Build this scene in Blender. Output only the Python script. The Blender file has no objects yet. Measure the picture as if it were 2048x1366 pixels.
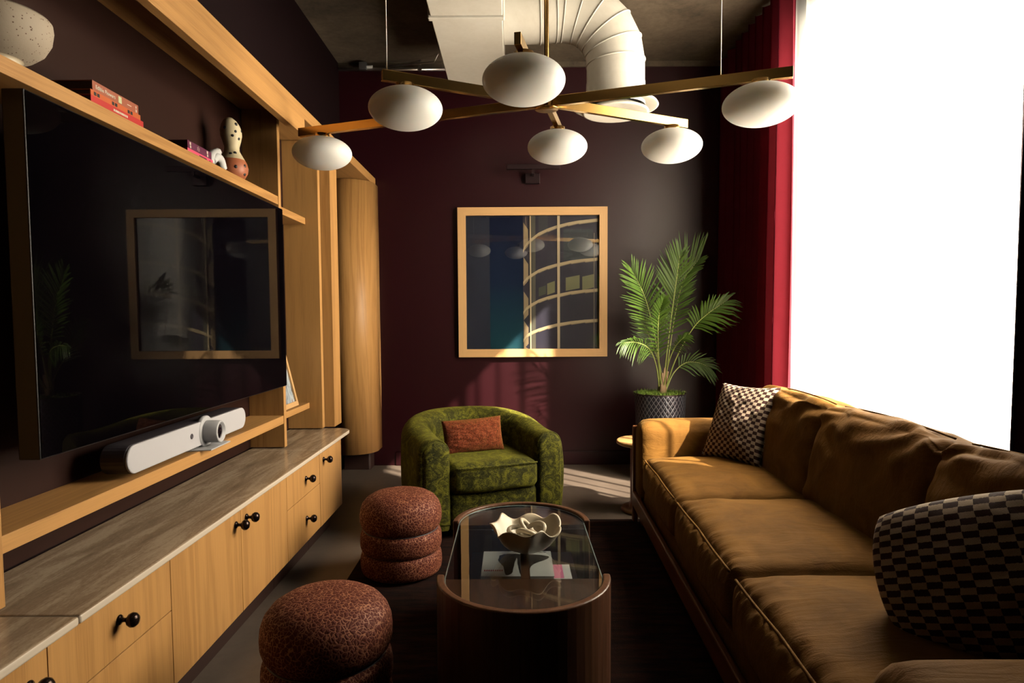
import bpy, bmesh, math, random
from mathutils import Vector, Matrix, noise
PI = math.pi
random.seed(7)
sc = bpy.context.scene
C = sc.collection

# ------------------------------------------------------------------ camera, world, sun, exposure
def rotz(a): return Matrix.Rotation(a, 3, 'Z')
cam_d = bpy.data.cameras.new('camera'); cam = bpy.data.objects.new('camera', cam_d); C.objects.link(cam)
pitch, yaw, roll = math.atan(72/1300), math.atan(3/1300), math.radians(.35)
R = rotz(yaw) @ Matrix.Rotation(-pitch, 3, 'X') @ Matrix.Rotation(roll, 3, 'Y') @ Matrix.Rotation(PI/2, 3, 'X')
cam.matrix_world = Matrix.Translation((0, 0, 1.25)) @ R.to_4x4()
cam_d.sensor_width = 36; cam_d.lens = 1300/2048*36; cam_d.shift_y = 23/2048
cam_d.clip_start = .05; cam_d.clip_end = 100
sc.camera = cam

world = bpy.data.worlds.new('daylight'); sc.world = world; world.use_nodes = True
bg = world.node_tree.nodes['Background']
bg.inputs[0].default_value = (1.0, .90, .76, 1); bg.inputs[1].default_value = 20

sun_d = bpy.data.lights.new('sun', 'SUN'); sun_d.energy = 54; sun_d.angle = math.radians(.8); sun_d.color = (1, .86, .68)
sun = bpy.data.objects.new('sun', sun_d); C.objects.link(sun)
SD = Vector((-1.05, 1.0, -1.06)).normalized()
sun.rotation_euler = SD.to_track_quat('-Z', 'Y').to_euler()

por_d = bpy.data.lights.new('window_portal', 'AREA'); por_d.shape = 'RECTANGLE'; por_d.size = 3.0; por_d.size_y = 2.0
por_d.cycles.is_portal = True
por = bpy.data.objects.new('window_portal', por_d); C.objects.link(por)
por.location = (1.97, 3.24, 1.68); por.rotation_euler = (0, PI/2, 0)

vs = sc.view_settings
vs.view_transform = 'Standard'; vs.look = 'None'; vs.gamma = 1; vs.exposure = .25; vs.use_curve_mapping = False
cy = sc.cycles
cy.max_bounces = 7; cy.diffuse_bounces = 1; cy.glossy_bounces = 4; cy.transmission_bounces = 6; cy.transparent_max_bounces = 16
cy.sample_clamp_indirect = 4; cy.caustics_reflective = False; cy.caustics_refractive = False
cy.use_denoising = True

# ------------------------------------------------------------------ materials
class NT:
    def __init__(s, name):
        s.m = bpy.data.materials.new(name); s.m.use_nodes = True
        s.t = s.m.node_tree; s.n = s.t.nodes; s.p = s.n['Principled BSDF']; s.out = s.n['Material Output']
        s.co = None
    def add(s, typ, **kw):
        x = s.n.new(typ)
        for k, v in kw.items(): setattr(x, k, v)
        return x
    def link(s, a, b): s.t.links.new(a, b)
    def coord(s, scale=(1, 1, 1), kind='Object', rot=(0, 0, 0), loc=(0, 0, 0)):
        tc = s.add('ShaderNodeTexCoord'); mp = s.add('ShaderNodeMapping')
        mp.inputs['Scale'].default_value = scale; mp.inputs['Rotation'].default_value = rot; mp.inputs['Location'].default_value = loc
        s.link(tc.outputs[kind], mp.inputs['Vector']); return mp.outputs['Vector']
    def noise(s, vec, scale, detail=4, rough=.55, dist=0):
        x = s.add('ShaderNodeTexNoise'); x.inputs['Scale'].default_value = scale; x.inputs['Detail'].default_value = detail
        x.inputs['Roughness'].default_value = rough; x.inputs['Distortion'].default_value = dist
        s.link(vec, x.inputs['Vector']); return x.outputs['Fac']
    def ramp(s, fac, stops, interp='LINEAR'):
        x = s.add('ShaderNodeValToRGB'); e = x.color_ramp.elements; x.color_ramp.interpolation = interp
        while len(e) > 1: e.remove(e[0])
        e[0].position = stops[0][0]; e[0].color = tuple(stops[0][1]) + (1,)
        for p, c in stops[1:]:
            k = e.new(p); k.color = tuple(c) + (1,)
        s.link(fac, x.inputs[0]); return x.outputs[0]
    def math(s, op, a, b=None, c=None):
        x = s.add('ShaderNodeMath', operation=op)
        for i, v in enumerate((a, b, c)):
            if v is None: continue
            if isinstance(v, (int, float)): x.inputs[i].default_value = v
            else: s.link(v, x.inputs[i])
        return x.outputs[0]
    def mix(s, fac, a, b, blend='MIX'):
        x = s.add('ShaderNodeMix', data_type='RGBA', blend_type=blend)
        for sock, v in ((x.inputs[0], fac), (x.inputs[6], a), (x.inputs[7], b)):
            if isinstance(v, (int, float)): sock.default_value = v
            elif isinstance(v, tuple): sock.default_value = v + (1,)
            else: s.link(v, sock)
        return x.outputs[2]
    def bump(s, h, strength=.3, dist=.01):
        x = s.add('ShaderNodeBump'); x.inputs['Strength'].default_value = strength; x.inputs['Distance'].default_value = dist
        s.link(h, x.inputs['Height']); s.link(x.outputs[0], s.p.inputs['Normal'])
    def col(s, v):
        if isinstance(v, tuple): s.p.inputs['Base Color'].default_value = v + (1,)
        else: s.link(v, s.p.inputs['Base Color'])
    def set(s, **kw):
        for k, v in kw.items():
            k = k.replace('_', ' ')
            if isinstance(v, (int, float)): s.p.inputs[k].default_value = v
            elif isinstance(v, tuple): s.p.inputs[k].default_value = v + (1,)
            else: s.link(v, s.p.inputs[k])

def plain(name, c, rough=.5, metal=0, spec=.5, **kw):
    t = NT(name); t.col(c); t.set(Roughness=rough, Metallic=metal, **{'Specular_IOR_Level': spec}, **kw); return t.m

def wood(name, axis, base=(.53, .275, .092), dark=(.33, .150, .042), rough=.42, sc_=1.0, contrast=1.0):
    """oak with grain running along one axis (x, y or z)"""
    t = NT(name)
    lo, hi = .55*sc_, 9*sc_
    s = {'x': (lo, hi, hi), 'y': (hi, lo, hi), 'z': (hi, hi, lo)}[axis]
    v = t.coord(s)
    broad = t.noise(v, .55, 3, .5, 1.2)
    w = t.math('SINE', t.math('MULTIPLY', broad, 34))
    rings = t.math('MULTIPLY_ADD', w, .5, .5)
    s2 = {'x': (2, 90, 90), 'y': (90, 2, 90), 'z': (90, 90, 2)}[axis]
    fine = t.noise(t.coord(s2), 3, 3, .6)
    f = t.math('ADD', t.math('MULTIPLY', rings, .26*contrast), t.math('MULTIPLY', fine, .75))
    big = t.noise(t.coord(tuple(a*.35 for a in s)), .8, 2)
    f = t.math('ADD', f, t.math('MULTIPLY', t.math('SUBTRACT', big, .5), .6))
    c = t.ramp(f, [(.2, tuple(b*1.12 for b in base)), (.5, base), (.95, dark)])
    t.col(c); t.set(Roughness=rough, Specular_IOR_Level=.35)
    t.bump(fine, .12, .002); return t.m

M = {}
M['oak_x'] = wood('oak_grain_across', 'x'); M['oak_y'] = wood('oak_grain_lengthwise', 'y'); M['oak_z'] = wood('oak_grain_upright', 'z')
M['maple'] = wood('maple_frame', 'z', (.66, .39, .17), (.55, .31, .12), .4, 1, .25)
M['maple_x'] = wood('maple_frame_rail', 'x', (.66, .39, .17), (.55, .31, .12), .4, 1, .25)
M['walnut_y'] = wood('walnut_lengthwise', 'y', (.115, .05, .026), (.045, .018, .01), .3, 2.2)
M['walnut_z'] = wood('walnut_upright', 'z', (.115, .05, .026), (.045, .018, .01), .3, 2)
M['sofa_wood'] = wood('brown_wood_frame', 'y', (.17, .065, .025), (.09, .03, .012), .3, 1.5)
M['light_wood'] = wood('pale_oak_round', 'x', (.55, .3, .12), (.4, .2, .07), .35, 1.5)

def wall_mat():
    t = NT('plum_wall_paint'); n = t.noise(t.coord(), 90, 3)
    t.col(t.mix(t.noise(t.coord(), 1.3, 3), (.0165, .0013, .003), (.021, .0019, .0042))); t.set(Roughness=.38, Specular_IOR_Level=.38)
    t.bump(n, .06, .001); return t.m
M['wall'] = wall_mat()
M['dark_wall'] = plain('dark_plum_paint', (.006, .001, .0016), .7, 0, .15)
M['panel'] = plain('brown_panel_paint', (.024, .0075, .0042), .6, 0, .15)
def concrete(name, a, b, rough, sc_=1.5, spec=.4):
    t = NT(name); n1 = t.noise(t.coord(), sc_, 7, .62, .6); n2 = t.noise(t.coord(), sc_*9, 6, .7)
    f = t.math('ADD', t.math('MULTIPLY', n1, .7), t.math('MULTIPLY', n2, .3))
    t.col(t.ramp(f, [(.32, a), (.7, b)])); t.set(Roughness=t.math('MULTIPLY_ADD', n1, .25, rough-.1), Specular_IOR_Level=spec)
    t.bump(n2, .12, .004); return t.m
M['floor'] = concrete('polished_concrete', (.08, .06, .047), (.155, .12, .095), .38, 1.8)
M['ceiling'] = concrete('raw_concrete', (.035, .025, .016), (.16, .12, .08), .8, 2.6)
M['toe'] = plain('dark_toe_kick', (.03, .012, .009), .5)

def travertine():
    t = NT('travertine'); v = t.coord((5.5, .75, 6)); n1 = t.noise(v, 3.2, 8, .62, .7); n2 = t.noise(t.coord((3, 1, 3)), 60, 4, .7)
    f = t.math('ADD', t.math('MULTIPLY', n1, .8), t.math('MULTIPLY', n2, .25))
    t.col(t.ramp(f, [(.3, (.20, .135, .085)), (.5, (.37, .26, .17)), (.62, (.55, .42, .29)), (.75, (.42, .31, .2))]))
    t.set(Roughness=.2, Specular_IOR_Level=.5); t.bump(n2, .04, .001); return t.m
M['stone'] = travertine()
M['stone_edge'] = plain('honed_stone_edge', (.78, .66, .52), .25)

def velvet(name, a, b, sheen=.5, scl=7, sheen_tint=(1, .6, .2), bump=.25):
    t = NT(name); n1 = t.noise(t.coord((1, 1, 1)), scl, 5, .6, .8); n2 = t.noise(t.coord((1, 1, 1)), 260, 2)
    t.col(t.mix(t.ramp(n1, [(.35, (0, 0, 0)), (.68, (1, 1, 1))]), a, b))
    t.set(Roughness=.85, Specular_IOR_Level=.15, Sheen_Weight=sheen, Sheen_Roughness=.4, Sheen_Tint=sheen_tint)
    w = t.noise(t.coord((3, 14, 9), rot=(0, 0, .5)), 2.2, 4, .6, .9)
    h = t.math('ADD', t.math('MULTIPLY', w, .8), t.math('MULTIPLY', n2, .1))
    t.bump(h, bump, .02); return t.m
M['ochre'] = velvet('ochre_velvet', (.125, .055, .0095), (.20, .092, .017), .08, 6, (1, .62, .22), .3)
M['ochre_seam'] = plain('ochre_piping', (.12, .05, .01), .8)

def chenille(name, a, b, c, scl, bump=.6):
    t = NT(name); n1 = t.noise(t.coord(), scl, 6, .7, 1.0); n2 = t.noise(t.coord((1, 1, 1.6)), 150, 4, .7)
    f = t.math('ADD', t.math('MULTIPLY', n1, .62), t.math('MULTIPLY', n2, .45))
    t.col(t.ramp(f, [(.42, a), (.52, b), (.64, c)])); t.set(Roughness=.8, Specular_IOR_Level=.2, Sheen_Weight=.25, Sheen_Tint=(.75, .7, .1))
    t.bump(f, bump, .012); return t.m
M['green'] = chenille('olive_chenille', (.003, .0032, .0004), (.024, .0245, .0014), (.15, .142, .010), 20)
M['rust'] = chenille('rust_bouclé'.replace('é', 'e'), (.05, .008, .003), (.17, .025, .009), (.34, .075, .03), 90, .9)

def cut_velvet():
    t = NT('rust_patterned_velvet')
    tc = t.coord((1, 1, 1)); nz = t.add('ShaderNodeTexNoise'); nz.inputs['Scale'].default_value = 45; nz.inputs['Detail'].default_value = 2
    t.link(tc, nz.inputs['Vector'])
    mx = t.add('ShaderNodeMix', data_type='VECTOR'); mx.inputs[0].default_value = .018
    t.link(tc, mx.inputs[4]); t.link(nz.outputs['Color'], mx.inputs[5])
    vo = t.add('ShaderNodeTexVoronoi', feature='DISTANCE_TO_EDGE'); vo.inputs['Scale'].default_value = 78
    t.link(mx.outputs[1], vo.inputs['Vector'])
    n = t.noise(tc, 70, 2)
    d = t.math('ADD', vo.outputs['Distance'], t.math('MULTIPLY', t.math('SUBTRACT', n, .5), .22))
    k = t.ramp(d, [(.02, (1, 1, 1)), (.085, (0, 0, 0))])
    t.col(t.mix(k, (.085, .013, .006), (.36, .14, .07)))
    t.set(Roughness=t.math('MULTIPLY_ADD', k, -.35, .8), Specular_IOR_Level=.3, Sheen_Weight=.06, Sheen_Tint=(1, .3, .12))
    t.bump(d, .5, .006); return t.m
M['ottoman'] = cut_velvet()

def checker():
    t = NT('checked_woven_cotton')
    tc = t.add('ShaderNodeTexCoord'); sep = t.add('ShaderNodeSeparateXYZ'); t.link(tc.outputs['UV'], sep.inputs[0])
    uv = t.add('ShaderNodeMapping'); t.link(tc.outputs['UV'], uv.inputs['Vector']); uv.inputs['Scale'].default_value = (60, 14, 1)
    n = t.noise(uv.outputs[0], 3, 3)
    nl = t.noise(tc.outputs['UV'], 14, 2)
    U = t.math('ADD', t.math('MULTIPLY', sep.outputs[0], 18), t.math('MULTIPLY', t.math('SUBTRACT', nl, .5), .35))
    V = t.math('ADD', t.math('MULTIPLY', sep.outputs[1], 25), t.math('MULTIPLY', t.math('SUBTRACT', n, .5), .3))
    par = t.math('MODULO', t.math('ADD', t.math('FLOOR', U), t.math('FLOOR', V)), 2)
    fu = t.math('ABSOLUTE', t.math('SUBTRACT', t.math('FRACT', U), .5)); fv = t.math('ABSOLUTE', t.math('SUBTRACT', t.math('FRACT', V), .5))
    r = t.math('POWER', t.math('ADD', t.math('POWER', t.math('MULTIPLY', fu, 2), 5), t.math('POWER', t.math('MULTIPLY', fv, 2), 5)), .2)
    k = t.math('MULTIPLY', par, t.math('LESS_THAN', r, 1.12))
    th = t.noise(uv.outputs[0], 9, 2)
    light = t.mix(th, (.30, .21, .14), (.62, .5, .38)); dk = t.mix(th, (.022, .009, .009), (.06, .028, .024))
    t.col(t.mix(k, light, dk)); t.set(Roughness=.9, Specular_IOR_Level=.15); t.bump(t.math('ADD', th, t.math('MULTIPLY', k, .6)), .4, .004); return t.m
M['checker'] = checker()
M['fringe'] = plain('cream_fringe', (.6, .5, .38), .9)

M['brass'] = plain('brushed_brass', (.46, .28, .09), .24, 1)
def opal():
    t = NT('opal_glass'); t.col((.86, .83, .78)); t.set(Roughness=.4, Specular_IOR_Level=.35)
    t.set(Subsurface_Weight=1.0, Subsurface_Scale=1.0); t.p.inputs['Subsurface Radius'].default_value = (.1, .09, .08)
    return t.m
M['opal'] = opal()
M['black_metal'] = plain('blackened_metal', (.025, .012, .014), .4, .6)
M['knob'] = plain('dark_bronze', (.035, .022, .018), .22, .8)
M['tv'] = plain('black_tv_panel', (.0015, .001, .0015), .02, 0, .085)
M['tv_edge'] = plain('tv_bezel', (.012, .01, .012), .35, .3)
M['duct'] = concrete('painted_white_duct', (.66, .60, .50), (.80, .75, .66), .5, 3)
M['steel'] = plain('galvanised_steel', (.35, .36, .38), .35, .9)
M['ceramic'] = plain('cream_ceramic', (.74, .62, .44), .35)
M['white'] = plain('white_ceramic', (.78, .76, .74), .35)
M['grey_fabric'] = plain('light_grey_fabric', (.56, .54, .56), .8)
M['grey_plastic'] = plain('light_grey_plastic', (.55, .54, .55), .4)
M['dark_plastic'] = plain('dark_grey_plastic', (.06, .05, .06), .4)
M['lens'] = plain('dark_lens', (.01, .006, .01), .05, 0, .8)
M['cable'] = plain('steel_cable', (.5, .48, .45), .3, 1)
M['rug'] = (lambda t: (t.col(t.ramp(t.noise(t.coord((1, 6, 1)), 5, 5, .7), [(.4, (.004, .002, .002)), (.7, (.03, .010, .006))])), t.set(Roughness=.95, Specular_IOR_Level=.1), t.bump(t.noise(t.coord(), 250, 2), .5, .004), t.m)[-1])(NT('dark_brown_rug'))
M['velvet_red'] = velvet('wine_red_curtain', (.11, .005, .014), (.14, .008, .02), .1, 4, (1, .2, .25), .05)
def backlit(m, c, f):
    n = m.node_tree.nodes; l = m.node_tree.links; tr = n.new('ShaderNodeBsdfTranslucent'); tr.inputs[0].default_value = c + (1,)
    mx = n.new('ShaderNodeMixShader'); mx.inputs[0].default_value = f; o = n['Material Output']
    l.new(n['Principled BSDF'].outputs[0], mx.inputs[1]); l.new(tr.outputs[0], mx.inputs[2]); l.new(mx.outputs[0], o.inputs[0])
backlit(M['velvet_red'], (.30, .03, .045), .3)
M['velvet_dark'] = velvet('dark_plum_curtain', (.03, .006, .012), (.045, .009, .018), .05, 4, (1, .3, .4), .05)
M['leaf'] = (lambda t: (t.col(t.mix(t.noise(t.coord(), 5, 2), (.035, .085, .012), (.09, .17, .025))), t.set(Roughness=.45, Specular_IOR_Level=.4), t.m)[-1])(NT('palm_leaf'))
M['stem'] = plain('palm_stem', (.22, .26, .06), .5)
M['trunk'] = plain('palm_stem_base', (.26, .17, .09), .7)
M['moss'] = (lambda t: (t.col(t.mix(t.noise(t.coord(), 60, 3), (.06, .12, .01), (.2, .3, .04))), t.set(Roughness=.95), t.m)[-1])(NT('moss'))

def translucent_leaf():
    t = NT('palm_leaf_blade'); c = t.mix(t.noise(t.coord(), 6, 2), (.03, .07, .008), (.085, .15, .02))
    tr = t.add('ShaderNodeBsdfTranslucent'); t.link(c, tr.inputs[0]); t.col(c); t.set(Roughness=.4, Specular_IOR_Level=.45)
    mx = t.add('ShaderNodeMixShader'); mx.inputs[0].default_value = .35
    t.link(t.p.outputs[0], mx.inputs[1]); t.link(tr.outputs[0], mx.inputs[2]); t.link(mx.outputs[0], t.out.inputs[0]); return t.m
M['blade'] = translucent_leaf()

def planter_mat():
    t = NT('woven_pewter'); tc = t.add('ShaderNodeTexCoord'); sp = t.add('ShaderNodeSeparateXYZ'); t.link(tc.outputs['UV'], sp.inputs[0])
    a = t.math('MULTIPLY', sp.outputs[0], 34); b = t.math('MULTIPLY', sp.outputs[1], 13)
    p = t.math('ABSOLUTE', t.math('SUBTRACT', t.math('FRACT', t.math('ADD', a, b)), .5)); q = t.math('ABSOLUTE', t.math('SUBTRACT', t.math('FRACT', t.math('SUBTRACT', a, b)), .5))
    h = t.math('MINIMUM', t.math('SUBTRACT', .5, p), t.math('SUBTRACT', .5, q))
    k = t.ramp(h, [(.02, (0, 0, 0)), (.1, (1, 1, 1))])
    t.col(t.mix(k, (.22, .22, .24), (.022, .022, .03))); t.set(Metallic=.5, Roughness=.38); t.bump(h, .5, .01); return t.m
M['planter'] = planter_mat()

def speckle(name, base, dots, scale=55, th=.09):
    t = NT(name); vo = t.add('ShaderNodeTexVoronoi'); vo.inputs['Scale'].default_value = scale; t.link(t.coord(), vo.inputs['Vector'])
    n = t.noise(t.coord(), 22, 3)
    d = t.math('ADD', vo.outputs['Distance'], t.math('MULTIPLY', n, .55))
    k = t.ramp(d, [(.40+th*.3, (1, 1, 1)), (.47+th*.3, (0, 0, 0))])
    t.col(t.mix(k, base, dots)); t.set(Roughness=.7); t.bump(t.noise(t.coord(), 120, 3), .2, .002); return t.m
M['stoneware'] = speckle('speckled_stoneware', (.44, .36, .27), (.12, .06, .03), 95, .0)

def thin_glass(name, tint=(1, 1, 1), refl=1.0):
    t = NT(name); t.n.remove(t.p)
    tr = t.add('ShaderNodeBsdfTransparent'); tr.inputs[0].default_value = tint + (1,)
    gl = t.add('ShaderNodeBsdfGlossy'); gl.inputs['Roughness'].default_value = .0
    fr = t.add('ShaderNodeLayerWeight'); fr.inputs[0].default_value = .5
    fz = t.math('MULTIPLY_ADD', t.math('POWER', fr.outputs['Facing'], 5), .96, .04)
    mx = t.add('ShaderNodeMixShader'); t.link(t.math('MULTIPLY', fz, refl), mx.inputs[0])
    t.link(tr.outputs[0], mx.inputs[1]); t.link(gl.outputs[0], mx.inputs[2]); t.link(mx.outputs[0], t.out.inputs[0]); return t.m
M['glass'] = thin_glass('clear_glass')
M['glass_table'] = thin_glass('table_glass', (.86, .88, .87), 1.25)
M['window_glass'] = thin_glass('window_glass', (.97, .98, .98), 1)

def sheer_mat():
    t = NT('white_sheer_voile'); t.n.remove(t.p)
    tr = t.add('ShaderNodeBsdfTransparent'); tl = t.add('ShaderNodeBsdfTranslucent'); df = t.add('ShaderNodeBsdfDiffuse')
    tl.inputs[0].default_value = (.93, .89, .81, 1); df.inputs[0].default_value = (.8, .76, .68, 1)
    m1 = t.add('ShaderNodeMixShader'); m1.inputs[0].default_value = .3
    t.link(tl.outputs[0], m1.inputs[1]); t.link(df.outputs[0], m1.inputs[2])
    lw = t.add('ShaderNodeLayerWeight'); lw.inputs[0].default_value = .35
    f = t.ramp(lw.outputs['Facing'], [(.15, (.42, .42, .42)), (.38, (.22, .22, .22)), (.6, (.05, .05, .05)), (.85, (.01, .01, .01))])
    m2 = t.add('ShaderNodeMixShader'); t.link(f, m2.inputs[0]); t.link(m1.outputs[0], m2.inputs[1]); t.link(tr.outputs[0], m2.inputs[2])
    t.link(m2.outputs[0], t.out.inputs[0]); return t.m
M['sheer'] = sheer_mat()

# ------------------------------------------------------------------ mesh helpers
class MB:
    def __init__(s): s.bm = bmesh.new(); s.mats = []; s.uv = None
    def mi(s, m):
        if m is None: return 0
        if m not in s.mats: s.mats.append(m)
        return s.mats.index(m)
    def face(s, vs, m=None):
        try: f = s.bm.faces.new(vs); f.material_index = s.mi(m); f.smooth = True; return f
        except ValueError: return None
    def v(s, p): return s.bm.verts.new(p)
    def box(s, x0, x1, y0, y1, z0, z1, m=None, M4=None):
        ps = [Vector((x, y, z)) for x in (x0, x1) for y in (y0, y1) for z in (z0, z1)]
        if M4 is not None: ps = [M4 @ p for p in ps]
        a = [s.v(p) for p in ps]
        for q in ((0, 1, 3, 2), (4, 6, 7, 5), (0, 4, 5, 1), (2, 3, 7, 6), (0, 2, 6, 4), (1, 5, 7, 3)):
            f = s.face([a[i] for i in q], m)
            if f: f.smooth = False
        return s
    def lathe(s, prof, c=(0, 0, 0), n=48, m=None, fn=None, ax=None):
        c = Vector(c); rings = []
        for r, z in prof:
            if r < 1e-6: rings.append([s.v(c + (ax @ Vector((0, 0, z)) if ax else Vector((0, 0, z))))]); continue
            ring = []
            for i in range(n):
                a = 2*PI*i/n; p = Vector((r*math.cos(a), r*math.sin(a), z))
                if fn: p = fn(p, a)
                if ax: p = ax @ p
                ring.append(s.v(c + p))
            rings.append(ring)
        for A, B in zip(rings, rings[1:]):
            for i in range(n):
                j = (i+1) % n
                if len(A) == 1 and len(B) == 1: break
                if len(A) == 1: s.face([A[0], B[j], B[i]], m)
                elif len(B) == 1: s.face([A[i], A[j], B[0]], m)
                else: s.face([A[i], A[j], B[j], B[i]], m)
        return s
    def tube(s, pts, r, n=10, m=None, cap=True, closed=False):
        pts = [Vector(p) for p in pts]; k = len(pts); rr = r if isinstance(r, (list, tuple)) else [r]*k
        up = Vector((0, 0, 1)); rings = []; prev = None
        for i, p in enumerate(pts):
            a = pts[(i-1) % k] if (closed or i > 0) else p; b = pts[(i+1) % k] if (closed or i < k-1) else p
            d = (b-a)
            if d.length < 1e-9: d = Vector((0, 0, 1))
            d.normalize()
            if prev is None:
                u = d.cross(up)
                if u.length < 1e-3: u = d.cross(Vector((1, 0, 0)))
            else: u = prev - d*prev.dot(d)
            u.normalize(); prev = u; w = d.cross(u)
            rings.append([s.v(p + rr[i]*(math.cos(2*PI*j/n)*u + math.sin(2*PI*j/n)*w)) for j in range(n)])
        rg = list(zip(rings, rings[1:])) + ([(rings[-1], rings[0])] if closed else [])
        for A, B in rg:
            for j in range(n): s.face([A[j], A[(j+1) % n], B[(j+1) % n], B[j]], m)
        if cap and not closed: s.face(rings[0][::-1], m); s.face(rings[-1], m)
        return s
    def prism(s, poly, z0, z1, m=None, axis='z', mtop=None):
        def P(a, b, c): return {'z': (a, b, c), 'y': (a, c, b), 'x': (c, a, b)}[axis]
        lo = [s.v(P(a, b, z0)) for a, b in poly]; hi = [s.v(P(a, b, z1)) for a, b in poly]; n = len(poly)
        for f in (s.face(lo[::-1], m), s.face(hi, mtop or m)):
            if f: f.smooth = False
        for i in range(n):
            f = s.face([lo[i], lo[(i+1) % n], hi[(i+1) % n], hi[i]], m)
            if f: f.smooth = False
        return s
    def grid(s, nu, nv, fn, m=None, uvf=None, closed_u=False):
        V = [[s.v(fn(i/nu, j/nv)) for j in range(nv+1)] for i in range(nu + (0 if closed_u else 1))]
        L = s.bm.loops.layers.uv.verify() if uvf or s.uv else None
        for i in range(nu):
            for j in range(nv):
                i2 = (i+1) % len(V) if closed_u else i+1
                f = s.face([V[i][j], V[i2][j], V[i2][j+1], V[i][j+1]], m)
                if f and L and uvf:
                    for lp, (a, b) in zip(f.loops, ((i, j), (i+1, j), (i+1, j+1), (i, j+1))): lp[L].uv = uvf(a/nu, b/nv)
        return s
    def build(s, name, m, parent=None, loc=(0, 0, 0), rot=None, bevel=0, recalc=True, flat=False, seg=2, autosmooth=False):
        if recalc: bmesh.ops.recalc_face_normals(s.bm, faces=s.bm.faces)
        me = bpy.data.meshes.new(name); s.bm.to_mesh(me); s.bm.free()
        if not s.mats: s.mats = [m]
        for x in s.mats: me.materials.append(x if x else m)
        o = bpy.data.objects.new(name, me); C.objects.link(o); o.location = loc
        if rot: o.rotation_euler = rot
        if parent: o.parent = parent
        if bevel:
            b = o.modifiers.new('bevel', 'BEVEL'); b.width = bevel; b.segments = seg; b.limit_method = 'ANGLE'; b.angle_limit = math.radians(40)
            for p in me.polygons: p.use_smooth = False
        return o

def tag(o, label=None, cat=None, group=None, kind=None):
    if label: o['label'] = label
    if cat: o['category'] = cat
    if group: o['group'] = group
    if kind: o['kind'] = kind
    return o
def thing(name, label, cat, loc=(0, 0, 0), rz=0, group=None):
    o = bpy.data.objects.new(name, None); C.objects.link(o); o.location = loc; o.rotation_euler = (0, 0, rz); o.empty_display_size = .1
    return tag(o, label, cat, group)
def struct(mb, name, m, **kw):
    o = mb.build(name, m, **kw); o['kind'] = 'structure'; return o
def dup(root, loc, rz, label, group=None):
    r = root.copy(); C.objects.link(r); r.location = loc; r.rotation_euler = (0, 0, rz); r['label'] = label
    if group: r['group'] = group
    for ch in list(root.children):
        c = ch.copy(); C.objects.link(c); c.parent = r
        for g in list(ch.children):
            d = g.copy(); C.objects.link(d); d.parent = c
    return r
def smooth_path(pts, k=8):
    """Catmull-Rom through the points"""
    P = [Vector(p) for p in pts]; P = [2*P[0]-P[1]] + P + [2*P[-1]-P[-2]]; out = []
    for i in range(1, len(P)-2):
        for j in range(k):
            t = j/k; a, b, c, d = P[i-1:i+3]
            out.append(.5*((2*b) + (c-a)*t + (2*a-5*b+4*c-d)*t*t + (3*b-a-3*c+d)*t*t*t))
    out.append(P[-2]); return out
def softbox(mb, sx, sy, sz, r, crown=0, bulge=0, n=20, m=None, fn=None, M4=None):
    """rounded cushion block, size sx, sy, sz, centred; crown lifts the top, bulge pushes the sides out"""
    h = Vector((sx/2, sy/2, sz/2)); r = min(r, sx/2-1e-4, sy/2-1e-4, sz/2-1e-4)
    b2 = bmesh.new(); bmesh.ops.create_cube(b2, size=2); bmesh.ops.subdivide_edges(b2, edges=b2.edges[:], cuts=n, use_grid_fill=True)
    vm = {}
    for v in b2.verts:
        p = v.co.copy()
        q = Vector([math.copysign(abs(c)**.8, c) for c in p])
        w = Vector((q.x*h.x, q.y*h.y, q.z*h.z))
        inner = Vector([max(-(h[i]-r), min(h[i]-r, w[i])) for i in range(3)])
        d = w-inner
        o = inner + (d.normalized()*r if d.length > 1e-9 else d)
        cx, cy_, cz = 1-p.x**2, 1-p.y**2, 1-p.z**2
        o.z += crown*cx**.7*cy_**.7*(1 if p.z > 0 else -.3)*abs(p.z)
        o.x += bulge*cy_*cz*p.x; o.y += bulge*cx*cz*p.y
        if fn: o = fn(o, p)
        if M4 is not None: o = M4 @ o
        vm[v] = mb.v(o)
    for f in b2.faces: mb.face([vm[v] for v in f.verts], m)
    b2.free(); return mb

# ------------------------------------------------------------------ the room
XL, XR, YB, ZC = -1.42, 1.92, 5.45, 3.33
YN = -1.6
struct(MB().box(XL-.1, XR+.1, YN-.1, YB+.1, -.1, 0), 'floor', M['floor'])
struct(MB().box(XL-.1, XR+.1, YN-.1, YB+.1, ZC, ZC+.1), 'ceiling', M['ceiling'])
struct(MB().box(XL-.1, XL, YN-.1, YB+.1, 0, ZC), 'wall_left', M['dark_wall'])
struct(MB().box(XL, XR, YB, YB+.1, 0, ZC), 'wall_back', M['wall'])
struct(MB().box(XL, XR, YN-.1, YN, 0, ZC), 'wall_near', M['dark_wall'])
WY0, WY1, WZ0, WZ1 = 2.27, 4.22, .25, 3.12
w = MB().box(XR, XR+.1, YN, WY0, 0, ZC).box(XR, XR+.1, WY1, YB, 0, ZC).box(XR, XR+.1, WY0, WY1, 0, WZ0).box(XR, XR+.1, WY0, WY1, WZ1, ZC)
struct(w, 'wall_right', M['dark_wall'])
w = thing('window_1', None, None); w['kind'] = 'structure'
f = MB()
for y0, y1 in ((WY0, WY0+.05), (WY1-.05, WY1), (3.14, 3.18)): f.box(XR+.02, XR+.08, y0, y1, WZ0, WZ1)
f.box(XR+.02, XR+.08, WY0, WY1, WZ0, WZ0+.05); f.box(XR+.02, XR+.08, WY0, WY1, WZ1-.05, WZ1)
f.build('window_frame', M['black_metal'], w)
MB().box(XR+.045, XR+.05, WY0+.05, 3.14, WZ0+.05, WZ1-.05).build('window_pane', M['window_glass'], w)
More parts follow.
